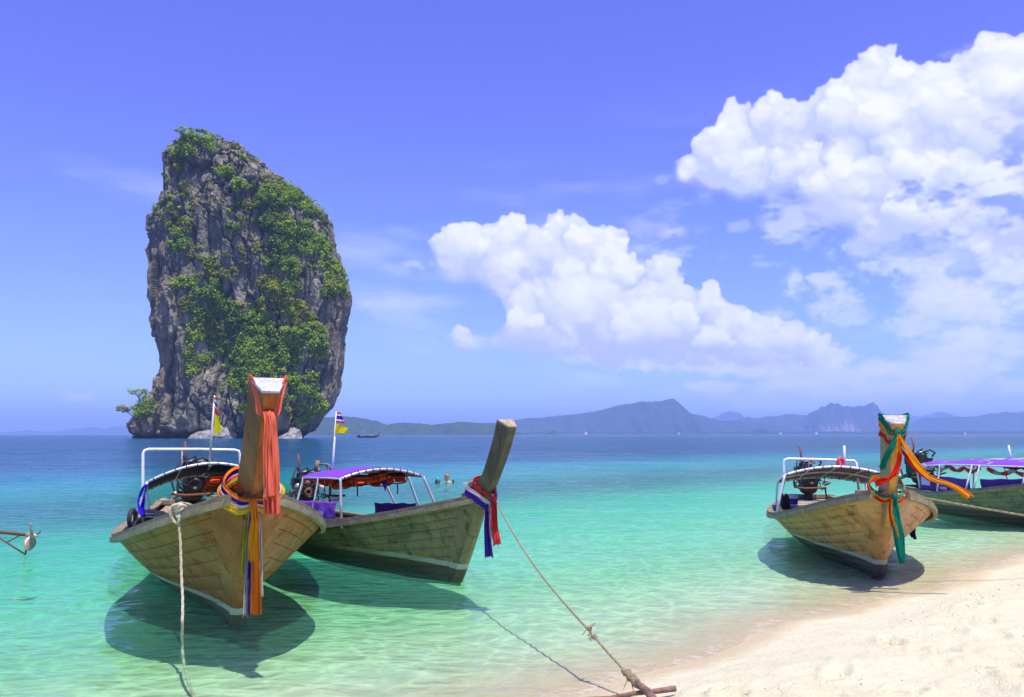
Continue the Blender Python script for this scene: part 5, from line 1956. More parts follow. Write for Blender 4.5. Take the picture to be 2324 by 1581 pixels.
# the long pale rope hanging from the rail
tg_ = np.linspace(.8, .99, 200)
pj = project(b.h(tg_, np.ones(200), -1))
YG = float(b.h(tg_[int(np.argmin(abs(pj[:, 0] - 404)))], 1., -1)[1]) - .10
g0 = at(404, 1152, YG)
rp = [g0 + Vector((.16, .22, -.04)), g0 + Vector((.03, .08, .03)), g0 + Vector((0, .0, .02)), at(405.5, 1180, YG - .02), at(409.6, 1233, YG - .05), at(412, 1311, YG - .12), at(414.6, 1360, YG - .2), at(414, 1410, YG - .33), gnd(413.5, 1462, -.01), gnd(418, 1505, -.06), gnd(429, 1550, -.12), gnd(447, 1600, -.16), gnd(470, 1700, -.12)]
rope("mooring_rope", rp, .0125, M_ROPE, "pale rope looped over the brown boat's rail and dropping straight into the water", "mooring ropes")
mb = MB()
for k, (cx, cy, rx, ry, th) in enumerate(((398, 1167, .040, .075, .25), (411, 1160, .035, .055, -.5), (403, 1152, .05, .028, .1))):
    c = at(cx, cy, YG - .03)
    pts = []
    for q in range(20):
        a_ = q / 19 * 2 * math.pi
        x, z = rx * math.cos(a_), ry * math.sin(a_)
        pts.append(c + Vector((x * math.cos(th) - z * math.sin(th), .012 * math.sin(a_ * 2), x * math.sin(th) + z * math.cos(th))))
    mb.tube(pts, .014, 7)
tag(mb.build("rope_bow", M_ROPE), "bow knot of pale rope on the brown boat's rail", "rope knot")

# sashes: salmon one round the top of the post
def post_loop(b, za, zb, width, mat, name, label, group, out=.012, seed=0, drop=.12, knot_out=.03, zr=None):
    """cloth taken round the back of the post at height za and down both sides to a knot in front at zb"""
    path = [b.post_at(zb)[0] + b.F * knot_out]
    half = []
    for s_ in (.0, .25, .5, .75, 1.0):
        z = zb + (za - zb) * s_ ** .8
        f_, wf_, bk, wb_ = b.post_at(z)
        half.append((f_.lerp(bk, s_) + Vector((0, 0, 0)), (wf_ + (wb_ - wf_) * s_) * .5 + out, z))
    f_, wf_, bk, wb_ = b.post_at(za - .05)
    for q, w_, z in half:
        path.append(Vector((q.x, q.y, q.z)) - b.R * w_ + b.F * (out if z == half[0][2] else 0))
    path.append(bk - b.F * (.02 + out) - b.R * wb_ * .3)
    path.append(bk - b.F * (.02 + out) + b.R * wb_ * .3)
    for q, w_, z in half[::-1]:
        path.append(Vector((q.x, q.y, q.z)) + b.R * w_ + b.F * (out if z == half[0][2] else 0))
    path.append(path[0].copy())

    def wd(f):
        return Vector((0, 0, 1)) + b.F * .15
    return ribbon(name, path, [width * .5, width * .8, width, width, width, width, width, width * .8, width * .5], wd, mat, 3, .005, seed, 78, label, "sash", group)


GS = "ceremonial sashes tied round the prows"
post_loop(b, 2.05, 1.885, .075, C_SALMON, "sash", "salmon cloth band collared round the top of the tallest prow", GS, seed=3)
kn = b.post_at(1.885)[0] + b.F * .035
mb = MB(); mb.lathe(kn + Vector((0, 0, -.03)), (0, 0, 1), [(-.03, .018), (-.01, .036), (.02, .034), (.04, .014)], 10)
k0 = mb.build("knot", C_SALMON); tag(k0, "knot of the salmon sash on the front of the tallest prow", "knot", "sash knots")
Yk = kn.y - .02
ribbon("sash", [kn, at(614, 950, Yk), at(615, 1010, Yk), at(617, 1080, Yk), at(617, 1125, Yk), at(617, 1168, Yk)], [.04, .085, .10, .115, .125, .13], (1, .1, 0), C_SALMON, 5, .022, 4, 60, "long salmon gauze sash hanging in front of the tallest prow", "sash", GS)
ribbon("sash", [kn + Vector((-.01, -.02, 0)), at(608, 960, Yk - .03), at(606, 1020, Yk - .03), at(610, 1090, Yk - .03), at(612, 1128, Yk - .03)], [.03, .05, .06, .085, .10], (1, -.1, 0), C_SALMON, 4, .016, 5, 50, "shorter front layer of the salmon sash on the tallest prow", "sash", GS)
# lower garland round the stem head
g1_ = "coloured scarves knotted round the brown boat's stem head"


def stem_loop(b, zo, width, mat, label, group, seed, r1=.0, front=None, px=None, droop=.0, side=.16):
    """a scarf taken round the base of the post and knotted in front of the stem"""
    F_, R_ = b.F, b.R
    c = b.pt(b.P['rake'] - .03, 0, zo)
    fr_ = front
    path = [fr_, c + F_ * .06 - R_ * side * .75 + Vector((0, 0, -.10 + droop)), c - F_ * .16 - R_ * (side + .05 + r1) + Vector((0, 0, .01)), c - F_ * .30 - R_ * .12 + Vector((0, 0, .13)), c - F_ * .30 + R_ * .12 + Vector((0, 0, .13)),
            c - F_ * .16 + R_ * (side + .05 + r1) + Vector((0, 0, .01)), c + F_ * .06 + R_ * side * .75 + Vector((0, 0, -.10 + droop)), fr_]
    return ribbon("scarf", path, [width * .5, width, width, width, width, width, width * .5], lambda f: Vector((0, 0, 1)) + F_ * .05, mat, 2, .006, seed, 63, label, "scarf", group)


ks = at(577, 1140, b.pt(P1['rake'] + .11, 0, 1.1).y)
for i, (mt, w, dz, nm, lab) in enumerate(((C_YELLOW, .075, -.035, 0, "yellow scarf looped lowest round the brown boat's stem head"), (C_PINK, .035, -.012, 0, "pink band in the loops round the brown boat's stem head"),
                                          (C_WHITE, .03, .004, 0, "white band in the loops round the brown boat's stem head"), (C_NAVY, .035, .03, 0, "navy band in the loops round the brown boat's stem head"), (C_ORANGE, .035, .058, 0, "orange scarf looped highest round the brown boat's stem head"))):
    stem_loop(b, 1.215 + dz, w, mt, lab, g1_, 20 + i, r1=.012 * (5 - i), front=ks + Vector((0, -.008 * i, dz * .35)))
Yt = ks.y
for i, (mt, x0, x1, x2, y1, w0, w1, dy, lab) in enumerate((
        (C_OLIVE, 574, 556, 551, 1306, .03, .045, .02, "olive yellow scarf end hanging leftmost on the brown boat's stem"),
        (C_GREY, 575, 562, 557, 1396, .03, .048, .0, "greyish white scarf end hanging beside the olive one on the brown stem"),
        (C_NAVY, 576, 569, 565, 1396, .035, .040, -.02, "navy blue scarf end hanging on the brown boat's stem"),
        (C_WHITE, 583, 590, 592, 1356, .03, .035, .01, "cream scarf end hanging rightmost on the brown boat's stem"),
        (C_ORANGE, 579, 580, 582, 1393, .05, .095, -.035, "long orange scarf end hanging to the brown boat's forefoot"),
        (C_GOLD, 577, 575, 574, 1273, .05, .085, -.055, "short light orange scarf end over the long orange one"))):
    ym = (1140 + y1) / 2
    ribbon("scarf", [ks + Vector((0, dy, 0)), at((x0 + x1) / 2, 1175, Yt + dy), at(x1, ym, Yt + dy), at(x2, y1, Yt + dy)], [w0 * .7, w0, (w0 + w1) / 2, w1], (1, .05, 0), mt, 4, .012, 30 + i, 48, lab, "scarf", g1_)
mb = MB(); mb.lathe(ks + Vector((0, -.03, -.01)), (0, .2, 1), [(-.045, .015), (-.02, .032), (.015, .034), (.04, .016)], 10)
tag(mb.build("knot", C_ORANGE), "orange knot tying the scarves on the brown boat's stem", "knot", "sash knots")

# ================================================================== olive boat in the middle
P2 = {'xf': -0.656, 'yf': 10.403, 'yaw': 0.563, 'L': 7.2, 'rake': 0.66, 'B': 0.912, 'tm': 0.448, 'ws': 0.4, 'q': 1.70, 'r': 0.948, 'zmid': 0.31, 'zbow': 0.703, 'nb': 1.67, 'zst': 0.042}
F2 = (math.sin(P2['yaw']), -math.cos(P2['yaw']), 0)
hull2 = mat_hullwood("hull_olive_green", (.15, .105, .045), (.26, .19, .09), (.36, .28, .14), seedz=11, green=(.13, .13, .065), gamt=.4, z0=.13, z1=.195,
                     bottom=(.075, .06, .04), fade=((P2['xf'], P2['yf'], 0), F2, -2.3, -1.2))
post2 = mat_wood("prow_dark_olive", (.085, .07, .04), (.18, .155, .095), 4, (1, 1, .3), .7)
B2 = Boat("olive green longtail boat with a bare dark prow, moored beside the nearest brown boat", P2, hull2, post2,
          dict(path=[(.13, .18), (.27, .38), (.40, .59), (.50, .80)], wb=(.17, .21), wf=(.08, .10), dp=(.17, .19), front=post2, cap=M_CAPB), zkeel=-.30)
b = B2
canopy(b, [(-1.8, .61, 1.11, 1.225, -.17), (-2.6, .64, 1.09, 1.20, -.12), (-3.5, .62, 1.05, 1.145, -.10)], T_PURPLE, T_LINING,
       [(-1.8, -1, .78, 1.12, .018), (-1.8, 1, .44, 1.11, .018), (-2.6, 1, .58, 1.10, .018), (-3.4, 1, .52, 1.05, .018), (-3.45, -1, .72, 1.06, .018), (-2.7, -1, .76, 1.08, .014)], 2, sag=.02)
for i, (uu, x, rot, z) in enumerate(((-1.98, -.42, .2, 1.06), (-2.1, -.1, 1.4, 1.085), (-2.15, .15, -.2, 1.06), (-2.5, -.55, .4, 1.00), (-2.55, -.2, .9, 1.03), (-2.6, .12, 0., 1.01), (-3.0, -.5, 1.3, .98), (-3.05, -.1, .1, .99))):
    life_jacket(b.pt(uu, x, z), P2['yaw'] + rot, .70, ("frontmost life jacket by the near pole under the purple canopy", "life jacket under the crest of the purple canopy's front arch", "life jacket beside the hanging purple pennant",
                "life jacket sagging above the front of the lettered banner", "life jacket in the middle of the purple canopy", "life jacket over the far side of the olive boat", "life jacket sagging above the rear of the lettered banner", "rearmost life jacket under the purple canopy")[i], "orange life jackets under the purple canopy")
bn = sheet("banner", [at(683.5, 1134.5, 12.55), at(762, 1137, 11.5), at(758, 1177, 11.5), at(687, 1180, 12.5)], T_PURPLE_D, None, "purple banner with pale lettering tied along the olive boat's side", "banner", 5, .02, (26, 8), "purple side curtains of the boats")
bn_m = mat_cloth("lettered_purple_banner", (.27, .10, .58), .25, .5)
bn.data.materials[0] = bn_m
lav = Mat("lavender_print").set((.50, .38, .80), .6)
tl, tr = at(697, 1164, 12.3), at(757, 1167, 11.55)
rgt = (tr - tl).normalized(); nrm = Vector((rgt.y, -rgt.x, 0)).normalized()
text_on(bn, "ธนาคารไทยพาณิชย์", at(696, 1167, 12.32) + nrm * .05, rgt, nrm, .105, lav, "lettering", .88)
mb = MB(); c = at(698.5, 1153, 12.30) + nrm * .05
for dx, dz, w, h_ in ((0, 0, .05, .012), (0, .045, .05, .012), (-.02, .022, .012, .04), (.02, .022, .012, .04), (0, .022, .018, .018)):
    q = c + rgt * dx + Vector((0, 0, dz))
    mb.add([q - rgt * w / 2 + Vector((0, 0, -h_ / 2)), q + rgt * w / 2 + Vector((0, 0, -h_ / 2)), q + rgt * w / 2 + Vector((0, 0, h_ / 2)), q - rgt * w / 2 + Vector((0, 0, h_ / 2))], [(0, 1, 2, 3)], 0)
mb.build("emblem", lav, bn)
sheet("side_curtain", [at(850, 1140, 12.9), at(946, 1141, 12.25), at(946, 1180, 12.25), at(850, 1180, 12.9)], T_PURPLE_D, None, "plain dark purple curtain along the olive boat's far rail", "curtain", 8, .012, (18, 6), "purple side curtains of the boats")
o = MB().add([at(863.5, 1090, 12.2), at(880.5, 1086, 12.0), at(874.5, 1114.5, 12.1), at(872, 1100, 12.06)], [(0, 3, 1), (0, 2, 3), (3, 2, 1)], 0).build("pennant", T_PURPLE_D)
o.modifiers.new("thickness", 'SOLIDIFY').thickness = .004
tag(o, "dark purple triangular pennant hanging point down under the purple canopy", "pennant")
ra = empty("rack", at(750, 1124, 13.1), "black crossbar rack behind the lettered banner", "rack")
MB().tube([at(750, 1092, 13.1), at(749, 1123, 13.1), at(748, 1150, 13.1)], .02, 8).build("post", M_RUST, ra)
MB().tube([at(738.5, 1124, 13.1), at(783, 1124.5, 12.9)], .013, 8).build("crossbar", M_BLACK, ra)
MB().tube([at(742, 1124, 13.1), at(750, 1134, 13.1), at(765, 1138, 13.05), at(770, 1130, 13.0)], .010, 6).build("bracket", M_BLACK, ra)
tag(MB().lathe(at(759, 1131.5, 13.0) + Vector((0, 0, -.035)), (0, 0, 1), [(0, .0), (.0, .035), (.03, .06), (.065, .072), (.07, .07), (.03, .052), (.008, .03), (.008, 0)], 18).build("bowl", M_WHITE), "white plastic bowl held under the black crossbar rack", "bowl")
fp = empty("flagpole", at(754, 1068, 13.1), "white pole flying a striped and a yellow flag over the purple canopy", "flagpole", "flagpoles")
MB().tube([at(753.5, 1082, 13.05), at(757, 1030, 13.05), at(763.6, 934, 13.05)], [.020, .017, .010], 8).build("pole", M_PIPEW, fp)
Yq = 13.03
flag_mesh("striped_flag", [at(763.8, 934.8, Yq), at(773, 935.5, Yq), at(783.6, 960.5, Yq), at(762.2, 958.5, Yq)], FLAGM, THAI, fp, 1, .012)
yf = flag_mesh("yellow_flag", [at(761.4, 960.5, Yq), at(790.6, 972, Yq), at(786.5, 983, Yq), at(760.0, 982.6, Yq)], FLAGM, [(1, 3)], fp, 3, .015)
ec = at(772.5, 974, Yq - .022)
MB().lathe(ec, (0, -1, 0), [(0, 0), (0, .017), (.002, .017), (.002, 0)], 12, smooth=False).lathe(ec + Vector((0, 0, -.018)), (0, -1, 0), [(0, 0), (0, .011), (.0024, .011), (.0024, 0)], 10, smooth=False).build("emblem", Mat("faded_orange_print").set((.75, .40, .14), .7), yf)
gf = MB()
gf.tube([at(717, 1070, 14.2), at(721.5, 1045, 14.2)], .035, 7); gf.tube([at(724, 1053, 14.0), at(735, 1053, 14.0), at(745, 1054, 13.9), at(748, 1057, 13.9), at(751, 1068, 13.9)], .017, 7)
gf.tube([at(740, 1054, 13.95), at(743.5, 1069, 13.9)], .014, 6); gf.tube([at(723, 1060, 14.1), at(724, 1075, 14.1)], .012, 6)
gf.build("rail_frame", mat_wood("old_brown_iron", (.18, .13, .09), (.32, .25, .2), 8), b.root)
engine(b, b.pt(-5.5, .03, .23), math.pi + P2['yaw'] - .15, at(595, 1128, 18.2), .92, red=False)
mb = MB(); 
for c, r_, d in ((at(742 - 9.5, 1104, 14.6), .05, 0),):
    mb.lathe(c, b.F, [(-.05, 0), (-.05, r_ * .9), (.03, r_), (.05, r_ * .6), (.05, 0)], 16)
mb.build("headlamp", M_WHITE, b.root)
mb = MB(); c = at(698.5, 1116.5, 14.55); mb.lathe(c, b.F, [(0, .03), (0, .062), (.02, .068), (.045, .062), (.045, .036), (.01, .03)], 20)
mb.lathe(at(697, 1096, 14.55), b.F, [(0, 0), (0, .045), (.03, .05), (.05, .03), (.06, .012), (.06, 0)], 16); mb.build("rusty_pulleys", M_RUST, b.root)
# scarves
g2 = "scarves knotted round the olive boat's prow"
zh2 = P2['zmid'] + P2['zbow']
kq = b.pt(P2['rake'] + .14, 0, zh2 - .06)
kR = at(1123, 1132, b.pt(P2['rake'] + .17, 0, 0).y - .02)
kP = at(1105, 1153, b.pt(P2['rake'] + .02, 0, 0).y - .05)
kW = at(1112, 1143, b.pt(P2['rake'] + .10, 0, 0).y - .03)


def loop2(label, mat, w, knot, zo, seed, up=.16, side=.11, ub=-.20):
    c = b.pt(b.P['rake'], 0, zo)
    path = [knot, c - b.R * (side) - b.F * .02 + Vector((0, 0, -.01)), c - b.R * (side + .02) + b.F * (ub) + Vector((0, 0, up * .6)), c + b.F * (ub - .03) + Vector((0, 0, up)), c + b.R * (side + .02) + b.F * ub + Vector((0, 0, up * .8)), c + b.R * (side) + b.F * .04 + Vector((0, 0, up * .45)), knot]
    return ribbon("scarf", path, [w * .5, w, w, w, w, w, w * .5], lambda f: Vector((0, 0, 1)) + b.F * .3, mat, 2, .007, seed, 60, label, "scarf", g2)


loop2("purple scarf looped round the olive boat's stem head", C_PURPLE, .075, kP, zh2 - .02, 51, up=.08, side=.13)
loop2("white scarf looped round the olive boat's prow", C_WHITE, .065, kW, zh2 + .02, 52, up=.11, side=.12)
loop2("red scarf looped highest round the olive boat's prow", C_CORAL, .06, kR, zh2 + .09, 53, up=.10, side=.10, ub=-.08)
for i, (mt, k_, x1, y1, x2, y2, w0, w1, lab) in enumerate((
        (C_PURPLE, kP, 1106, 1200, 1110, 1264, .05, .095, "purple scarf end hanging lowest beside the olive boat's stem"),
        (C_WHITE, kW, 1115, 1185, 1118, 1222, .03, .05, "white scarf end showing between the purple and red ones"),
        (C_CORAL, kR, 1123, 1190, 1129, 1235, .045, .085, "long coral red scarf end hanging by the olive boat's stem"),
        (C_CORAL, kR + Vector((-.03, -.01, 0)), 1118, 1165, 1118, 1200, .04, .055, "short coral red scarf end beside the white one"))):
    ribbon("scarf", [k_, k_.lerp(at(x1, y1, k_.y - .01 * i), .4), at(x1, y1, k_.y - .01 * i), at(x2, y2, k_.y - .01 * i)], [w0 * .7, w0, (w0 + w1) / 2, w1], (1, .1, 0), mt, 5, .014, 60 + i, 48, lab, "scarf", g2)
for k_, mt, lab in ((kP, C_PURPLE, "purple knot on the olive boat's stem"), (kR, C_CORAL, "coral red knot on the olive boat's prow")):
    tag(MB().lathe(k_ + Vector((0, -.02, 0)), (0, .1, 1), [(-.03, .012), (-.012, .027), (.012, .027), (.03, .012)], 10).build("knot", mt), lab, "knot", "sash knots")
# taut mooring line down to the stake on the beach
stake = gnd(1452, 1560, .12)
s0 = b.pt(P2['rake'] + .10, .05, zh2 - .02)
kn1 = at(1338, 1432, 6.15)
end = Vector(stake)
pts = []
for i in range(15):
    f = i / 14
    p = s0.lerp(kn1, f); p.z -= .10 * math.sin(math.pi * f); pts.append(p)
kk = kn1.lerp(end, .75)
pts += [kn1.lerp(end, .4) + Vector((0, 0, -.005)), kn1.lerp(end, .75), end]
rope("mooring_rope", pts, .009, M_ROPED, "taut brown rope running from the olive boat's prow down to the stake on the sand", "mooring ropes")
kd = [Vector(kn1).lerp(end, .0), Vector(kn1).lerp(end, .06), Vector(kn1).lerp(end, -.03)]
mb = MB(); rr = random.Random(5)
frays = [(kn1 + Vector((0, 0, .02)), 5, .065), (kn1.lerp(end, .10), 5, .05)]
for c, n_, l_ in frays:
    for k in range(n_):
        d = Vector((rr.uniform(-1, 1), rr.uniform(-.6, .6), rr.uniform(-1.3, .5))).normalized()
        mb.tube([c, c + d * l_ * .5 + Vector((0, 0, .01)), c + d * l_ * rr.uniform(.7, 1.2)], [.006, .004, .002], 5)
    for q in range(4):
        ax = Vector((rr.uniform(-1, 1), rr.uniform(-1, 1), rr.uniform(-1, 1))).normalized(); e1 = ax.cross(Vector((0, 0, 1))).normalized(); e2 = ax.cross(e1)
        mb.tube([c + (e1 * math.cos(a_ * .7) + e2 * math.sin(a_ * .7)) * .015 for a_ in range(10)], .007, 6)
tag(mb.build("rope_splice", M_ROPED), "frayed knot halfway down the taut brown rope", "rope knot")
mb = MB()
for k in range(16):
    c = kn1.lerp(end, .74 + .017 * k); an = k * 1.3
    mb.tube([c + Vector((.024 * math.cos(an + q * .8), .02 * math.sin(an + q * .8), .004 * q - .01)) for q in range(8)], .0085, 5)
for k in range(9):
    c = kn1.lerp(end, rr.uniform(.72, 1.0)); d = Vector((rr.uniform(-1, 1), rr.uniform(-1, 1), rr.uniform(-.8, .4)))
    mb.tube([c, c + d * .03, c + d * .07 + Vector((0, 0, -.02))], [.005, .004, .002], 5)
tag(mb.build("rope_lashing", M_ROPED), "thick whipped lashing where the taut rope meets the stake", "rope knot")
M_STICK = mat_wood("driftwood", (.15, .08, .06), (.34, .20, .17), 9, dark=.3, bump=.9)
q0, q1 = end + Vector((-.02, .03, .02)), gnd(1494, 1592, .10)
mb = MB(); mb.tube([q0, q0.lerp(q1, .5) + Vector((.004, 0, .004)), q1 + (q1 - q0) * .6 + Vector((0, 0, -.06))], [.020, .025, .028], 9)
tag(mb.build("stake", M_STICK), "short wooden stake the taut rope is lashed to", "stake")
w0_, w1_ = gnd(1386, 1583, .075), gnd(1533, 1562, .10)
mb = MB(); mb.tube([w0_ + Vector((-.16, -.02, .0)), w0_, w0_.lerp(w1_, .35) + Vector((0, 0, .006)), w0_.lerp(w1_, .7) + Vector((0, .006, -.002)), w1_], [.010, .012, .014, .017, .019], 9)
mb.tube([w0_.lerp(w1_, .85), w0_.lerp(w1_, .88) + Vector((.01, .0, .02))], [.008, .004], 6)
tag(mb.build("driftwood_stick", M_STICK), "brown driftwood stick lying across the stake at the picture's bottom edge", "stick")

# ================================================================== yellow-brown boat on the right
P3 = {'xf': 4.503, 'yf': 10.81, 'yaw': -0.22, 'L': 8.306, 'rake': 0.989, 'B': 0.956, 'tm': 0.495, 'ws': 0.441, 'q': 2.321, 'r': 0.627, 'zmid': 0.377, 'zbow': 0.675, 'nb': 2.346, 'zst': 0.046}
hull3 = mat_hullwood("hull_golden_brown", (.36, .18, .055), (.52, .28, .09), (.62, .40, .18), seedz=23, green=(.30, .29, .16), gamt=.35, bottom=(.05, .05, .05), stripe=(.46, .46, .40), z0=.135, z1=.195, dr=.22)
hull3b = mat_hullwood("hull_pinkish_tan", (.42, .23, .10), (.56, .34, .17), (.64, .44, .26), seedz=29, green=(.40, .36, .22), gamt=.3, bottom=(.05, .05, .05), stripe=(.46, .46, .40), z0=.135, z1=.195, dr=.2)
post3 = mat_wood("prow_olive_tan", (.24, .20, .10), (.36, .30, .16), 3, (1, 1, .35), .6)
front3 = mat_wood("prow_front_gold", (.55, .25, .03), (.72, .36, .06), 4, (1, 1, .4), .6)
B3 = Boat("golden brown longtail boat grounded at the beach, prow tied with teal, orange and red sashes", P3, (hull3, hull3b), post3,
          dict(path=[(.10, .20), (.22, .40), (.33, .60), (.43, .80)], wb=(.20, .29), wf=(.065, .13), dp=(.19, .21), front=front3, cap=M_CAPG), zkeel=-.28)
b = B3
canopy(b, [(-3.1, .82, 1.035, 1.185), (-4.1, .80, .93, 1.06), (-5.1, .76, .82, .92)], T_PURPLE, T_MAROON,
       [(-3.1, -1, .80, 1.04, .022), (-3.1, 1, .80, 1.04, .02), (-4.1, 1, .8, .93, .02), (-5.1, -1, .76, .82, .018), (-5.1, 1, .76, .82, .018)], 3, sag=.02, pipe=M_PIPEW)
pf = MB(); u = -4.55
x0, w = -.075, .605
L0 = Vector(b.h(b.tu(u), 1., -1)) + b.R * .08 + Vector((0, 0, -.08))
pf.tube([L0, b.pt(u, x0 - w, .9), b.pt(u, x0 - w, 1.20), b.pt(u, x0 - w + .02, 1.245), b.pt(u, x0 - w + .07, 1.265), b.pt(u, x0, 1.255), b.pt(u, x0 + w - .03, 1.235), b.pt(u, x0 + w, 1.20), b.pt(u, x0 + w + .04, .5)], .024, 10)
fr = pf.build("pipe_frame", M_PIPEW, b.root)
MB().tube([b.pt(u + .03, -.25, 1.26), b.pt(u + .05, -.27, 1.15), b.pt(u + .03, -.24, 1.1)], .010, 5).build("lashing", M_ROPED, fr)
MB().tube([at(1917, 1060, 15.0), at(1916, 1011, 15.0)], .019, 8).build("mast", M_PIPEW, b.root)
mb = MB(); c0 = at(1908, 1050, 14.9)
e1, e2 = Vector((0, 0, 1)), Vector((.9, .3, 0)).normalized()
mb.tube([c0 + (e1 * math.cos(k * math.pi / 12) * .072 + e2 * math.sin(k * math.pi / 12) * .055) for k in range(25)], .030, 9, cap=False)
tag(mb.build("float_ring", M_RED), "small bright red float ring behind the golden boat's canopy", "float")
engine(b, b.pt(-6.95, 0, .30), math.pi + P3['yaw'] + .1, at(1836, 1098, 21.5), .95)
for i, (x, y, lab) in enumerate(((1778, 1138, "black bundle leaning leftmost on the golden boat's stern rail"), (1789, 1140, "black bundle between the bucket and the leftmost bundle"))):
    mb = MB(); c = at(x, y, 15.2)
    mb.tube([c + Vector((.01, 0, -.13)), c + Vector((0, 0, -.06)), c + Vector((-.012, 0, .03)), c + Vector((-.035, 0, .12)), c + Vector((-.03, 0, .15))], [.035, .05, .048, .035, .02], 9)
    mb.tube([c + Vector((.0, -.045, -.1)), c + Vector((-.03, -.045, .1))], .008, 5)
    tag(mb.build("rubber_bundle", M_RUBBER), lab, "bundle", "black bundles on the golden boat")
bk = empty("bucket", at(1802, 1150, 15.0), "pale violet bucket by the golden boat's canopy pole", "bucket")
c = at(1802, 1151, 15.0)
MB().lathe(c, (0, 0, 1), [(0, 0), (0, .055), (.22, .078), (.225, .078), (.22, .07), (.01, .05), (.01, 0)], 20).build("body", Mat("violet_white_plastic").set((.42, .40, .68), .4), bk)
MB().lathe(c, (0, 0, 1), [(.06, .0635), (.15, .0725), (.15, .0735), (.06, .0645)], 20).build("band", C_PURPLE, bk)
g3 = "sashes on the golden boat's prow"
post_loop(b, 1.835, 1.735, .075, C_TEAL, "sash", "teal band collared highest round the garlanded prow", g3, seed=11)
post_loop(b, 1.76, 1.70, .085, C_GOLD, "sash", "golden yellow band under the teal one on the garlanded prow", g3, seed=12, out=.009, knot_out=.025)
post_loop(b, 1.66, 1.60, .085, C_RED, "sash", "red band lowest round the upper garlanded prow", g3, seed=13, out=.006, knot_out=.02)
kk3 = b.post_at(1.735)[0] + b.F * .04
Y3 = kk3.y - .02
tag(MB().lathe(kk3, (0, .1, 1), [(-.04, .015), (-.015, .036), (.015, .036), (.04, .015)], 10).build("knot", C_TEAL), "teal knot on the front of the garlanded prow", "knot", "sash knots")
k_px = project(np.array(kk3))
ox, oy = k_px[0] - 2045.5, k_px[1] - 982


def q3(x, y, dY=0.0):
    return at(x + ox, y + oy, Y3 + dY)


for i, (mt, pth, ws_, lab, wd) in enumerate((
        (C_TEAL, [q3(2045, 982), q3(2040, 995), q3(2028, 1022), q3(2016, 1045, .04), q3(2008.6, 1062, .12)], [.04, .06, .075, .07, .05], "teal sash end drawn down to the left across the garlanded prow", (1, 0, .3)),
        (C_TEAL, [q3(2047, 982), q3(2053, 995), q3(2065, 1016), q3(2078, 1035)], [.035, .05, .045, .03], "teal sash end blown out to the right of the garlanded prow", (1, 0, -.5)),
        (C_GOLD, [q3(2048, 986, -.02), q3(2048, 1005, -.02), q3(2048.5, 1028, -.02)], [.04, .052, .056], "short golden sash end hanging below the teal knot", (1, 0, 0)),
        (C_GOLD, [q3(2049, 990, -.03), q3(2060, 1008, -.03), q3(2075, 1034, -.05), q3(2093, 1060, -.1), q3(2113, 1081, -.15), q3(2135, 1092, -.2), q3(2158, 1099, -.25), q3(2185, 1112, -.3), q3(2209, 1130, -.35)], [.03, .05, .06, .065, .06, .055, .055, .06, .08], "long orange sash blown far out to the right of the garlanded prow", (.3, .2, 1)),
        (C_RED, [q3(2052, 1020, -.01), q3(2060, 1031, -.02), q3(2078, 1054, -.06), q3(2098, 1074, -.1), q3(2116, 1087, -.12)], [.025, .035, .045, .045, .05], "red sash end blown out under the long orange one", (.3, .2, 1)),
        (C_RED, [q3(2050, 1018, -.01), q3(2049, 1040, -.01), q3(2044, 1060, 0), q3(2035, 1078, .0), q3(2022, 1088, .02), q3(2008, 1092, .06), q3(1996, 1098, .12)], [.03, .05, .055, .06, .055, .045, .04], "red sash curving down round the foot of the garlanded prow", (.8, 0, .6)))):
    ribbon("sash", pth, ws_, wd, mt, 4, .010, 70 + i, 64, lab, "sash", g3)
zh3 = P3['zmid'] + P3['zbow']
k4 = at(2030, 1127, b.pt(P3['rake'] + .10, 0, 0).y)
for i, (mt, w, dz, lab) in enumerate(((C_RED, .032, -.03, "red scarf looped lowest round the golden boat's stem head"), (C_GOLD, .04, -.005, "yellow scarf looped between the red and teal ones"), (C_TEAL, .034, .025, "teal scarf looped highest round the golden boat's stem head"))):
    stem_loop(b, zh3 + .02 + dz, w, mt, lab, "scarves round the golden boat's stem head", 80 + i, r1=.01 * (3 - i), front=k4 + Vector((-.01, -.006 * i, dz * .5)), side=.125)
tag(MB().lathe(k4 + Vector((0, -.02, 0)), (0, .1, 1), [(-.03, .012), (-.012, .027), (.012, .027), (.03, .012)], 10).build("knot", C_TEAL), "teal knot on the golden boat's stem head", "knot", "sash knots")
for i, (mt, pts_, ws_, lab) in enumerate((
        (C_TEAL, [k4, at(2034, 1165, k4.y - .01), at(2041, 1220, k4.y - .01), at(2048, 1276, k4.y)], [.05, .085, .11, .075], "broad teal scarf end hanging to the golden boat's forefoot"),
        (C_RED, [k4 + Vector((-.04, 0, -.02)), at(2021, 1165, k4.y + .02), at(2035, 1215, k4.y + .03), at(2052, 1278, k4.y + .03)], [.03, .03, .035, .035], "thin red scarf end trailing under the broad teal one"),
        (C_GOLD, [k4 + Vector((-.04, -.01, -.02)), at(2024, 1165, k4.y + .0), at(2030, 1190, k4.y + .0), at(2036, 1215, k4.y + .0)], [.02, .025, .026, .022], "thin golden scarf end left of the broad teal one"))):
    ribbon("scarf", pts_, ws_, (1, .05, 0), mt, 4, .013, 90 + i, 48, lab, "scarf", "scarves round the golden boat's stem head")
sheet("dark_rag", [at(2062, 1202, 12.6), at(2079, 1196, 12.5), at(2080, 1224, 12.5), at(2068, 1220, 12.6)], C_PURPLE, None, "small dark purple rag hanging off the golden boat's far side", "rag", 3, .02, (6, 5))
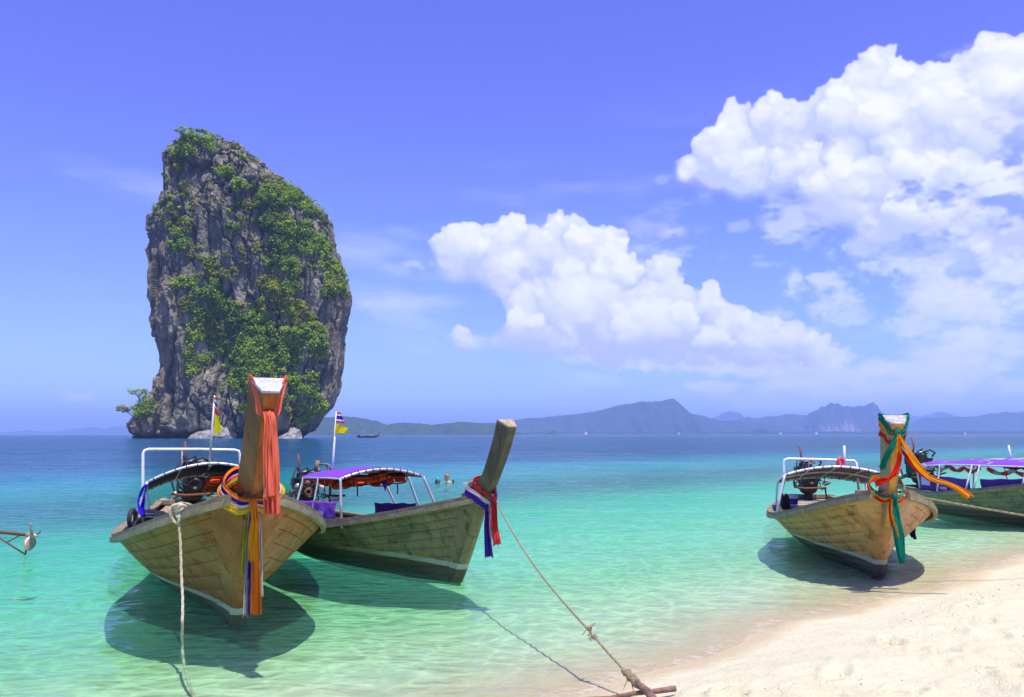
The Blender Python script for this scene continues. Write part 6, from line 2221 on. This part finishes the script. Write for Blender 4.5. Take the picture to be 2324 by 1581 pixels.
# mooring line of the golden boat to the beach on the right
r0 = b.pt(P3['rake'] - .45, .20, zh3 - .05)
r1_ = Vector((9.6, 8.6, .45))
pts = []
for i in range(17):
    f = i / 16
    p = r0.lerp(r1_, f); p.z -= .12 * math.sin(math.pi * f); pts.append(p)
rope("mooring_rope", pts, .013, M_ROPED, "rope running from behind the garlanded prow out to the right beach", "mooring ropes")
r2 = r1_ + Vector((.5, -.3, -.1))
tag(MB().tube([r1_ + Vector((.0, .0, .12)), r1_ + Vector((.02, 0, -.2)), r1_ + Vector((.03, 0, -.6))], [.03, .035, .03], 8).build("stake", M_STICK), "wooden stake on the beach beyond the right edge holding a rope", "stake")

# ================================================================== green-grey boat behind at the right
P4 = {'xf': 10.635, 'yf': 14.267, 'yaw': 0.095, 'L': 8.085, 'rake': 0.899, 'B': 0.97, 'tm': 0.425, 'ws': 0.316, 'q': 2.447, 'r': 0.796, 'zmid': 0.42, 'zbow': 0.789, 'nb': 1.29, 'zst': 0.0}
hull4 = mat_hullwood("hull_green_grey", (.14, .14, .08), (.24, .25, .15), (.34, .33, .19), seedz=37, green=(.13, .19, .12), gamt=.6, bottom=(.075, .07, .05), stripe=(.2, .2, .14), z0=.16, z1=.17)
B4 = Boat("green-grey longtail boat with a purple awning, cut off by the right edge", P4, hull4, post2,
          dict(path=[(.10, .20), (.22, .40), (.33, .60), (.43, .80)], wb=(.20, .28), wf=(.065, .12), dp=(.19, .21), front=post2, cap=M_CAPG), zkeel=-.3)
b = B4
canopy(b, [(-2.0, .74, 1.09, 1.24), (-3.35, .76, 1.07, 1.20), (-4.6, .76, 1.05, 1.15), (-6.0, .70, .95, 1.07)], T_PURPLE, T_MAROON,
       [(-2.1, -1, .74, 1.09, .02), (-3.5, -1, .76, 1.07, .02), (-3.75, -1, .76, 1.06, .02), (-4.9, -1, .75, 1.03, .02), (-2.1, 1, .74, 1.08, .02), (-3.5, 1, .76, 1.06, .02), (-4.9, 1, .75, 1.03, .02), (-5.9, 1, .7, .95, .02), (-5.9, -1, .7, .95, .02)], 4, sag=.03, pipe=M_PIPEW)
# white scrolled emblem on the awning
mb = MB()


def roofz(u, x):
    k = abs(x) / .75
    return 1.06 + .14 * (1 - k ** 1.9) + .02 - .035 * (u < -3.4)


for pts_ in ([(-4.05, -.30), (-3.8, -.12), (-3.5, -.02), (-3.25, .1), (-3.1, -.05), (-3.25, -.2), (-3.5, -.16)], [(-4.3, -.1), (-4.0, .12), (-3.6, .2), (-3.1, .26), (-2.8, .1)], [(-3.9, -.38), (-3.5, -.42), (-3.1, -.34), (-2.9, -.2)]):
    mb.tube([b.pt(u_, x_, roofz(u_, x_)) for u_, x_ in pts_], .035, 6, flat=.25)
mb.build("awning_emblem", M_WHITE, b.root)
for i, (ua, ub_, mt, mt2, lab) in enumerate(((-5.6, -4.7, mat_cloth("patterned_roll", (.35, .38, .36), .2), C_GREY, "greyish patterned roll tied under the rear of the right purple awning"), (-4.6, -3.6, mat_cloth("red_patterned_roll", (.45, .14, .10), .2), C_CORAL, "red patterned roll tied under the middle of the right purple awning"),
                                             (-3.3, -1.8, C_CORAL, C_GREY, "red and white roll tied under the front of the right purple awning"))):
    mb = MB(); n_ = 22; G = []
    for k in range(n_):
        f = k / (n_ - 1)
        c = b.pt(ua + (ub_ - ua) * f, -.72, 1.00 - .075 * math.sin(math.pi * (f * 2 % 1)) + .0)
        rad = .040 + .010 * math.sin(f * 20)
        G.append([c + (b.R * math.cos(a_) + Vector((0, 0, 1)) * math.sin(a_)) * rad for a_ in [q * math.pi / 4 for q in range(8)]])
    for k in range(n_ - 1):
        mb.grid([G[k], G[k + 1]], 0 if (k // 3) % 2 == 0 else 1, True, closed=True)
    tag(mb.build("rolled_curtain", [mt, mt2]), lab, "rolled curtain", "rolled curtains under the right awning")
c1 = sheet("side_curtain", [b.pt(-5.75, -.74, .80), b.pt(-3.75, -.84, .78), b.pt(-3.75, -.82, .42), b.pt(-5.75, -.72, .42)], T_PURPLE_D, None, "purple curtain with a pale square on the right boat's rear half", "curtain", 4, .012, (26, 7), "purple side curtains of the boats")
mb = MB()
for ua, ub_, za, zb in ((-5.6, -5.22, .56, .74), (-4.9, -4.6, .50, .56), (-4.5, -4.2, .50, .56)):
    mb.add([b.pt(ua, -.79, za), b.pt(ub_, -.81, za), b.pt(ub_, -.81, zb), b.pt(ua, -.79, zb)], [(0, 1, 2, 3)], 0)
mb.build("print", lav, c1)
sheet("side_curtain", [b.pt(-3.4, -.84, .80), b.pt(-1.6, -.74, .90), b.pt(-1.6, -.70, .6), b.pt(-3.4, -.80, .5)], T_PURPLE_D, None, "dark laced purple curtain along the right boat's front half", "curtain", 6, .012, (26, 7), "purple side curtains of the boats")
MB().tube([at(2296, 1052, 18.0), at(2289, 1010, 18.0)], [.022, .018], 8).build("mast", M_PIPEW, b.root)
for i, (uu, x, rot) in enumerate(((-2.6, -.3, .2), (-2.9, .1, 1.1), (-3.3, -.25, .7))):
    life_jacket(b.pt(uu, x, 1.04), rot, .75, ("life jacket stowed foremost under the right purple awning", "life jacket stowed on the far side of the right purple awning", "life jacket stowed by the mast under the right purple awning")[i], "life jackets under the right awning")
engine(b, b.pt(-6.85, 0, .28), math.pi + P4['yaw'], at(2034, 1092, 26.0), 1.1, red=False)

# ================================================================== boat beyond the left edge: only its propeller reaches the picture
P5 = dict(P3); P5.update(xf=-17.6, yf=8.9, yaw=-1.15 - math.pi * 0 , zmid=.36)
P5['yaw'] = -1.15
B5 = Boat("longtail boat beyond the left edge, only its rusty propeller shaft in view", P5, hull4, post2,
          dict(path=[(.10, .20), (.22, .40), (.33, .60), (.43, .80)], wb=(.20, .28), wf=(.065, .12), dp=(.19, .21), front=post2, cap=M_CAPG), zkeel=-.3)
engine(B5, B5.pt(-6.9, 0, .28), math.pi + P5['yaw'], at(77, 1215, 12.2), 1.0)

# ================================================================== tiny longtail boat far out
def far_boat():
    D = 430.0
    k = D / FPX
    root = empty("longtail_boat", at(838, 992, D), "tiny dark longtail boat crossing far out below the green hills", "boat", "longtail boats")
    def W(px, py, dy=0.0):
        p = at(px, 988, D); return Vector((p.x, D + dy, (992.2 - py) * k + .0))
    G = []
    for x, yt, yb, w in ((811, 988.6, 991.0, .5), (815, 988.8, 992.5, .8), (825, 989.3, 993, 1.0), (838, 989.4, 993, 1.0), (848, 988.6, 993, .8), (855, 986.8, 991.8, .5), (859.5, 984.5, 988.4, .12)):
        G.append([W(x, yt, -w), W(x + .3, (yt + yb) / 2, -w * .85), W(x, yb, -w * .3), W(x, yb, w * .3), W(x + .3, (yt + yb) / 2, w * .85), W(x, yt, w)])
    dk = Mat("far_dark_hull").set((.06, .05, .05), .7)
    MB().grid(G, 0, True).grid([[g[0], g[5]] for g in G], 0, False).build("hull", dk, root)
    MB().tube([W(859, 986.5), W(861, 983.5), W(862.6, 981.3)], [.14, .12, .16], 6).build("prow_post", dk, root)
    t = MB(); 
    for x in (828, 836, 848):
        for dy in (-.8, .8):
            t.tube([W(x - .5, 989.5, dy), W(x - .5, 986.2, dy)], .05, 5)
    t.build("pole", dk, root)
    MB().grid([[W(826.5, 986.2, dy), W(832, 985.4, dy), W(842, 984.9, dy), W(848.5, 985.3, dy)] for dy in (-1, 0, 1)]).build("canopy", mat_cloth("far_tan_canopy", (.62, .36, .25), .1), root).modifiers.new("t", 'SOLIDIFY').thickness = .12
    MB().box(W(832, 988.5), (1.6, 1.2, .55)).box(W(839, 989.0), (1.2, 1.2, .4)).build("cargo", Mat("far_white_cargo").set((.42, .40, .5), .6), root)
    MB().box(W(814.5, 987.6), (.9, .6, .7)).box(W(816, 986.6), (.5, .5, .4)).build("engine", dk, root)
    MB().tube([W(813, 988.3), W(793, 991.6)], .07, 5).build("propeller_shaft", dk, root)
    MB().tube([W(854.5, 990.0, -.9), W(855.5, 991.2, -.9)], .22, 6).build("bow_cloth", Mat("far_orange").set((.7, .2, .08), .7), root)


far_boat()


# ================================================================== swimmers
M_SKIN = Mat("skin")
_n = M_SKIN.noise(M_SKIN.pos(), 12, 4)
M_SKIN.set(M_SKIN.mix(_n, (.62, .34, .20), (.50, .25, .14)), .5, spec=.35)
M_SKIN.p.inputs['Subsurface Weight'].default_value = .08
M_SKIN = M_SKIN.m
M_HAIR = Mat("light_brown_hair"); M_HAIR = M_HAIR.set(M_HAIR.ramp(M_HAIR.noise(M_HAIR.pos((3, 3, 1)), 30, 4), [(.3, (.12, .06, .02)), (.7, (.42, .24, .09))]), .6)
M_HAIRD = Mat("dark_wet_hair").set((.03, .02, .018), .4)


def skin_body(name, J, E, mat, parent, head=None):
    """one continuous body grown from a skeleton J: {joint: (position, radius)}"""
    keys = list(J)
    me = bpy.data.meshes.new(name)
    base = parent_base(parent)
    me.from_pydata([tuple(Vector(J[k][0]) - base) for k in keys], [(keys.index(a), keys.index(b_)) for a, b_ in E], [])
    o = link(name, me, parent)
    me.materials.append(mat)
    sk = o.modifiers.new("skin", 'SKIN'); sk.use_smooth_shade = True
    for i, k in enumerate(keys):
        v = me.skin_vertices[0].data[i]
        r = J[k][1]
        v.radius = (r, r) if not isinstance(r, tuple) else r
        v.use_root = (i == 0)
    o.modifiers.new("smooth", 'SUBSURF').levels = 2
    o.modifiers["smooth"].render_levels = 2
    return o


def head_parts(root, c, face, hair_mat, hair_len=1.0):
    """ears, nose, eyes and hair on a head centred at c that looks along face"""
    f = Vector(face).normalized(); s_ = f.cross(Vector((0, 0, 1))).normalized(); up = s_.cross(f)
    G = []
    for i in range(9):
        t = i / 8 * 1.9
        row = []
        for j in range(18):
            a = j / 18 * 2 * math.pi
            d = up * math.cos(t) + (f * math.cos(a) + s_ * math.sin(a)) * math.sin(t)
            lim = 1.0 if d.dot(f) < .25 or d.dot(up) > .45 else .80
            r = .108 * lim * (1 + .05 * float(vnoise(a * 3, t * 5, 0.0, 3)))
            row.append(c + d * r * Vector((1, 1, 1)).x - f * .012 + up * .012)
        G.append(row)
    MB().grid(G, 0, True, closed=True).build("hair", hair_mat, root)
    mb = MB()
    mb.lathe(c + f * .085 - up * .03, f, [(0, .022), (.018, .016), (.03, .004)], 8)
    for e in (-1, 1):
        mb.lathe(c + s_ * e * .088 - up * .01, s_ * e, [(-.01, .024), (.008, .026), (.012, .01), (.012, 0)], 8)
    mb.build("nose_and_ears", M_SKIN, root)
    mb = MB()
    for e in (-1, 1):
        mb.lathe(c + f * .082 + s_ * e * .033 + up * .008, f, [(0, .012), (.006, .010), (.009, 0)], 8)
    mb.lathe(c + f * .083 - up * .068, f, [(0, .018), (.004, .014), (.005, 0)], 8)
    mb.build("eyes_and_mouth", M_HAIRD, root)


def swimmers():
    # the one whose head and shoulders are up, looking left
    Y = 30.4
    hd = at(1013.5, 1081.5, Y); hd.z = .20
    pr = empty("person", hd - Vector((0, 0, .2)), "sunburnt swimmer with light hair, head and shoulders above the water facing left", "person", "swimmers")
    c = hd
    J = {'chest': (c + Vector((.13, .02, -.30)), .15), 'neck': (c + Vector((.06, 0, -.145)), .055), 'jaw': (c + Vector((-.015, 0, -.075)), .062), 'head': (c, .092), 'crown': (c + Vector((.02, 0, .05)), .078),
         'belly': (c + Vector((.36, .05, -.46)), .13), 'hip': (c + Vector((.6, .05, -.55)), .14),
         'shA': (c + Vector((.08, -.19, -.24)), .065), 'elA': (c + Vector((-.16, -.30, -.30)), .043), 'wrA': (c + Vector((-.36, -.24, -.27)), .03), 'haA': (c + Vector((-.44, -.20, -.27)), .034),
         'shB': (c + Vector((.12, .2, -.25)), .065), 'elB': (c + Vector((.0, .42, -.36)), .043), 'wrB': (c + Vector((-.22, .5, -.36)), .03), 'haB': (c + Vector((-.3, .5, -.36)), .034),
         'knA': (c + Vector((.98, .12, -.7)), .075), 'foA': (c + Vector((1.35, .2, -.8)), .045), 'knB': (c + Vector((.98, -.05, -.72)), .075), 'foB': (c + Vector((1.35, -.1, -.85)), .045)}
    E = [('chest', 'neck'), ('neck', 'jaw'), ('jaw', 'head'), ('head', 'crown'), ('chest', 'belly'), ('belly', 'hip'), ('chest', 'shA'), ('shA', 'elA'), ('elA', 'wrA'), ('wrA', 'haA'), ('chest', 'shB'), ('shB', 'elB'), ('elB', 'wrB'), ('wrB', 'haB'),
         ('hip', 'knA'), ('knA', 'foA'), ('hip', 'knB'), ('knB', 'foB')]
    skin_body("body", J, E, M_SKIN, pr)
    head_parts(pr, c, (-1, -.25, -.05), M_HAIR)
    # the snorkeller floating face down: head on the left, legs on the right
    Y = 29.6
    hd = at(994.5, 1090, Y); hd.z = .02
    ps = empty("person", hd, "snorkeller floating face down with a bright green snorkel tip", "person", "swimmers")
    c = hd
    J = {'chest': (c + Vector((.36, 0, -.10)), .13), 'neck': (c + Vector((.15, 0, -.03)), .06), 'head': (c, .095), 'face': (c + Vector((-.04, 0, -.05)), .08),
         'belly': (c + Vector((.62, 0, -.13)), .12), 'hip': (c + Vector((.84, 0, -.10)), .13),
         'shA': (c + Vector((.28, -.2, -.12)), .06), 'elA': (c + Vector((.05, -.36, -.2)), .042), 'haA': (c + Vector((-.2, -.36, -.24)), .034), 'shB': (c + Vector((.28, .2, -.12)), .06), 'elB': (c + Vector((.05, .36, -.2)), .042), 'haB': (c + Vector((-.2, .36, -.24)), .034),
         'thA': (c + Vector((.95, -.09, -.02)), .085), 'knA': (c + Vector((1.16, -.1, .0)), .062), 'anA': (c + Vector((1.50, -.1, -.04)), .04), 'foA': (c + Vector((1.64, -.1, -.09)), .035),
         'thB': (c + Vector((.95, .09, -.05)), .085), 'knB': (c + Vector((1.18, .1, -.06)), .062), 'anB': (c + Vector((1.52, .1, -.1)), .04), 'foB': (c + Vector((1.66, .1, -.14)), .035)}
    E = [('chest', 'neck'), ('neck', 'head'), ('head', 'face'), ('chest', 'belly'), ('belly', 'hip'), ('chest', 'shA'), ('shA', 'elA'), ('elA', 'haA'), ('chest', 'shB'), ('shB', 'elB'), ('elB', 'haB'),
         ('hip', 'thA'), ('thA', 'knA'), ('knA', 'anA'), ('anA', 'foA'), ('hip', 'thB'), ('thB', 'knB'), ('knB', 'anB'), ('anB', 'foB')]
    skin_body("body", J, E, M_SKIN, ps)
    head_parts(ps, c + Vector((0, 0, .01)), (-.6, -.1, -.8), M_HAIRD)
    sn = empty("snorkel_mask", c, "purple and white diving mask with green snorkel worn by the floating snorkeller", "diving mask")
    MB().tube([c + Vector((.09, -.08, .0)), c + Vector((.02, -.12, .04)), c + Vector((-.06, -.09, -.02))], .022, 7).build("strap", C_PURPLE, sn)
    MB().lathe(c + Vector((-.07, 0, -.05)), (-.6, 0, -.8), [(0, .07), (.05, .075), (.06, .06), (.06, 0)], 14).build("mask", M_WHITE, sn)
    MB().tube([c + Vector((-.10, -.07, -.06)), c + Vector((-.09, -.10, .06)), c + Vector((-.05, -.10, .17))], .013, 7).build("snorkel", M_BLACK, sn)
    MB().tube([c + Vector((-.05, -.10, .17)), c + Vector((-.02, -.10, .21)), c + Vector((.02, -.10, .215))], .020, 7).build("snorkel_tip", Mat("neon_green").set((.05, .8, .15), .4), sn)
    fb = at(1028.5, 1092, 29.9); fb.z = -.05
    o = MB().add([fb + Vector(v) for v in ((-.02, -.02, -.1), (.03, -.02, -.1), (.035, 0, .16), (.0, 0, .20), (-.03, 0, .15), (-.02, .02, -.1), (.03, .02, -.1))], [(0, 1, 2, 3, 4), (6, 5, 4, 3, 2), (1, 6, 2), (5, 0, 4), (0, 5, 6, 1)]).build("swim_fin", M_RUBBER)
    tag(o, "black swim fin tip sticking out of the water between the two swimmers", "swim fin")


swimmers()

# ------------------------------------------------------------------ air
def build_haze():
    m = Mat("air")
    m.t.nodes.remove(m.p)
    v = m.n('ShaderNodeVolumePrincipled')
    v.inputs['Color'].default_value = HAZE_COLOR + (1,)
    v.inputs['Density'].default_value = HAZE_DENSITY
    v.inputs['Anisotropy'].default_value = 0.1
    m.l(v.outputs[0], m.out.inputs['Volume'])
    mb = MB().box((0, 14900, 142), (56000, 32000, 320))
    o = mb.build("haze", m.m)
    tag(o, "pale blue sea haze that fades the far shore", kind='stuff')


HAZE_COLOR = (0.40, 0.57, 1.0)
HAZE_DENSITY = 1.7e-4
build_haze()
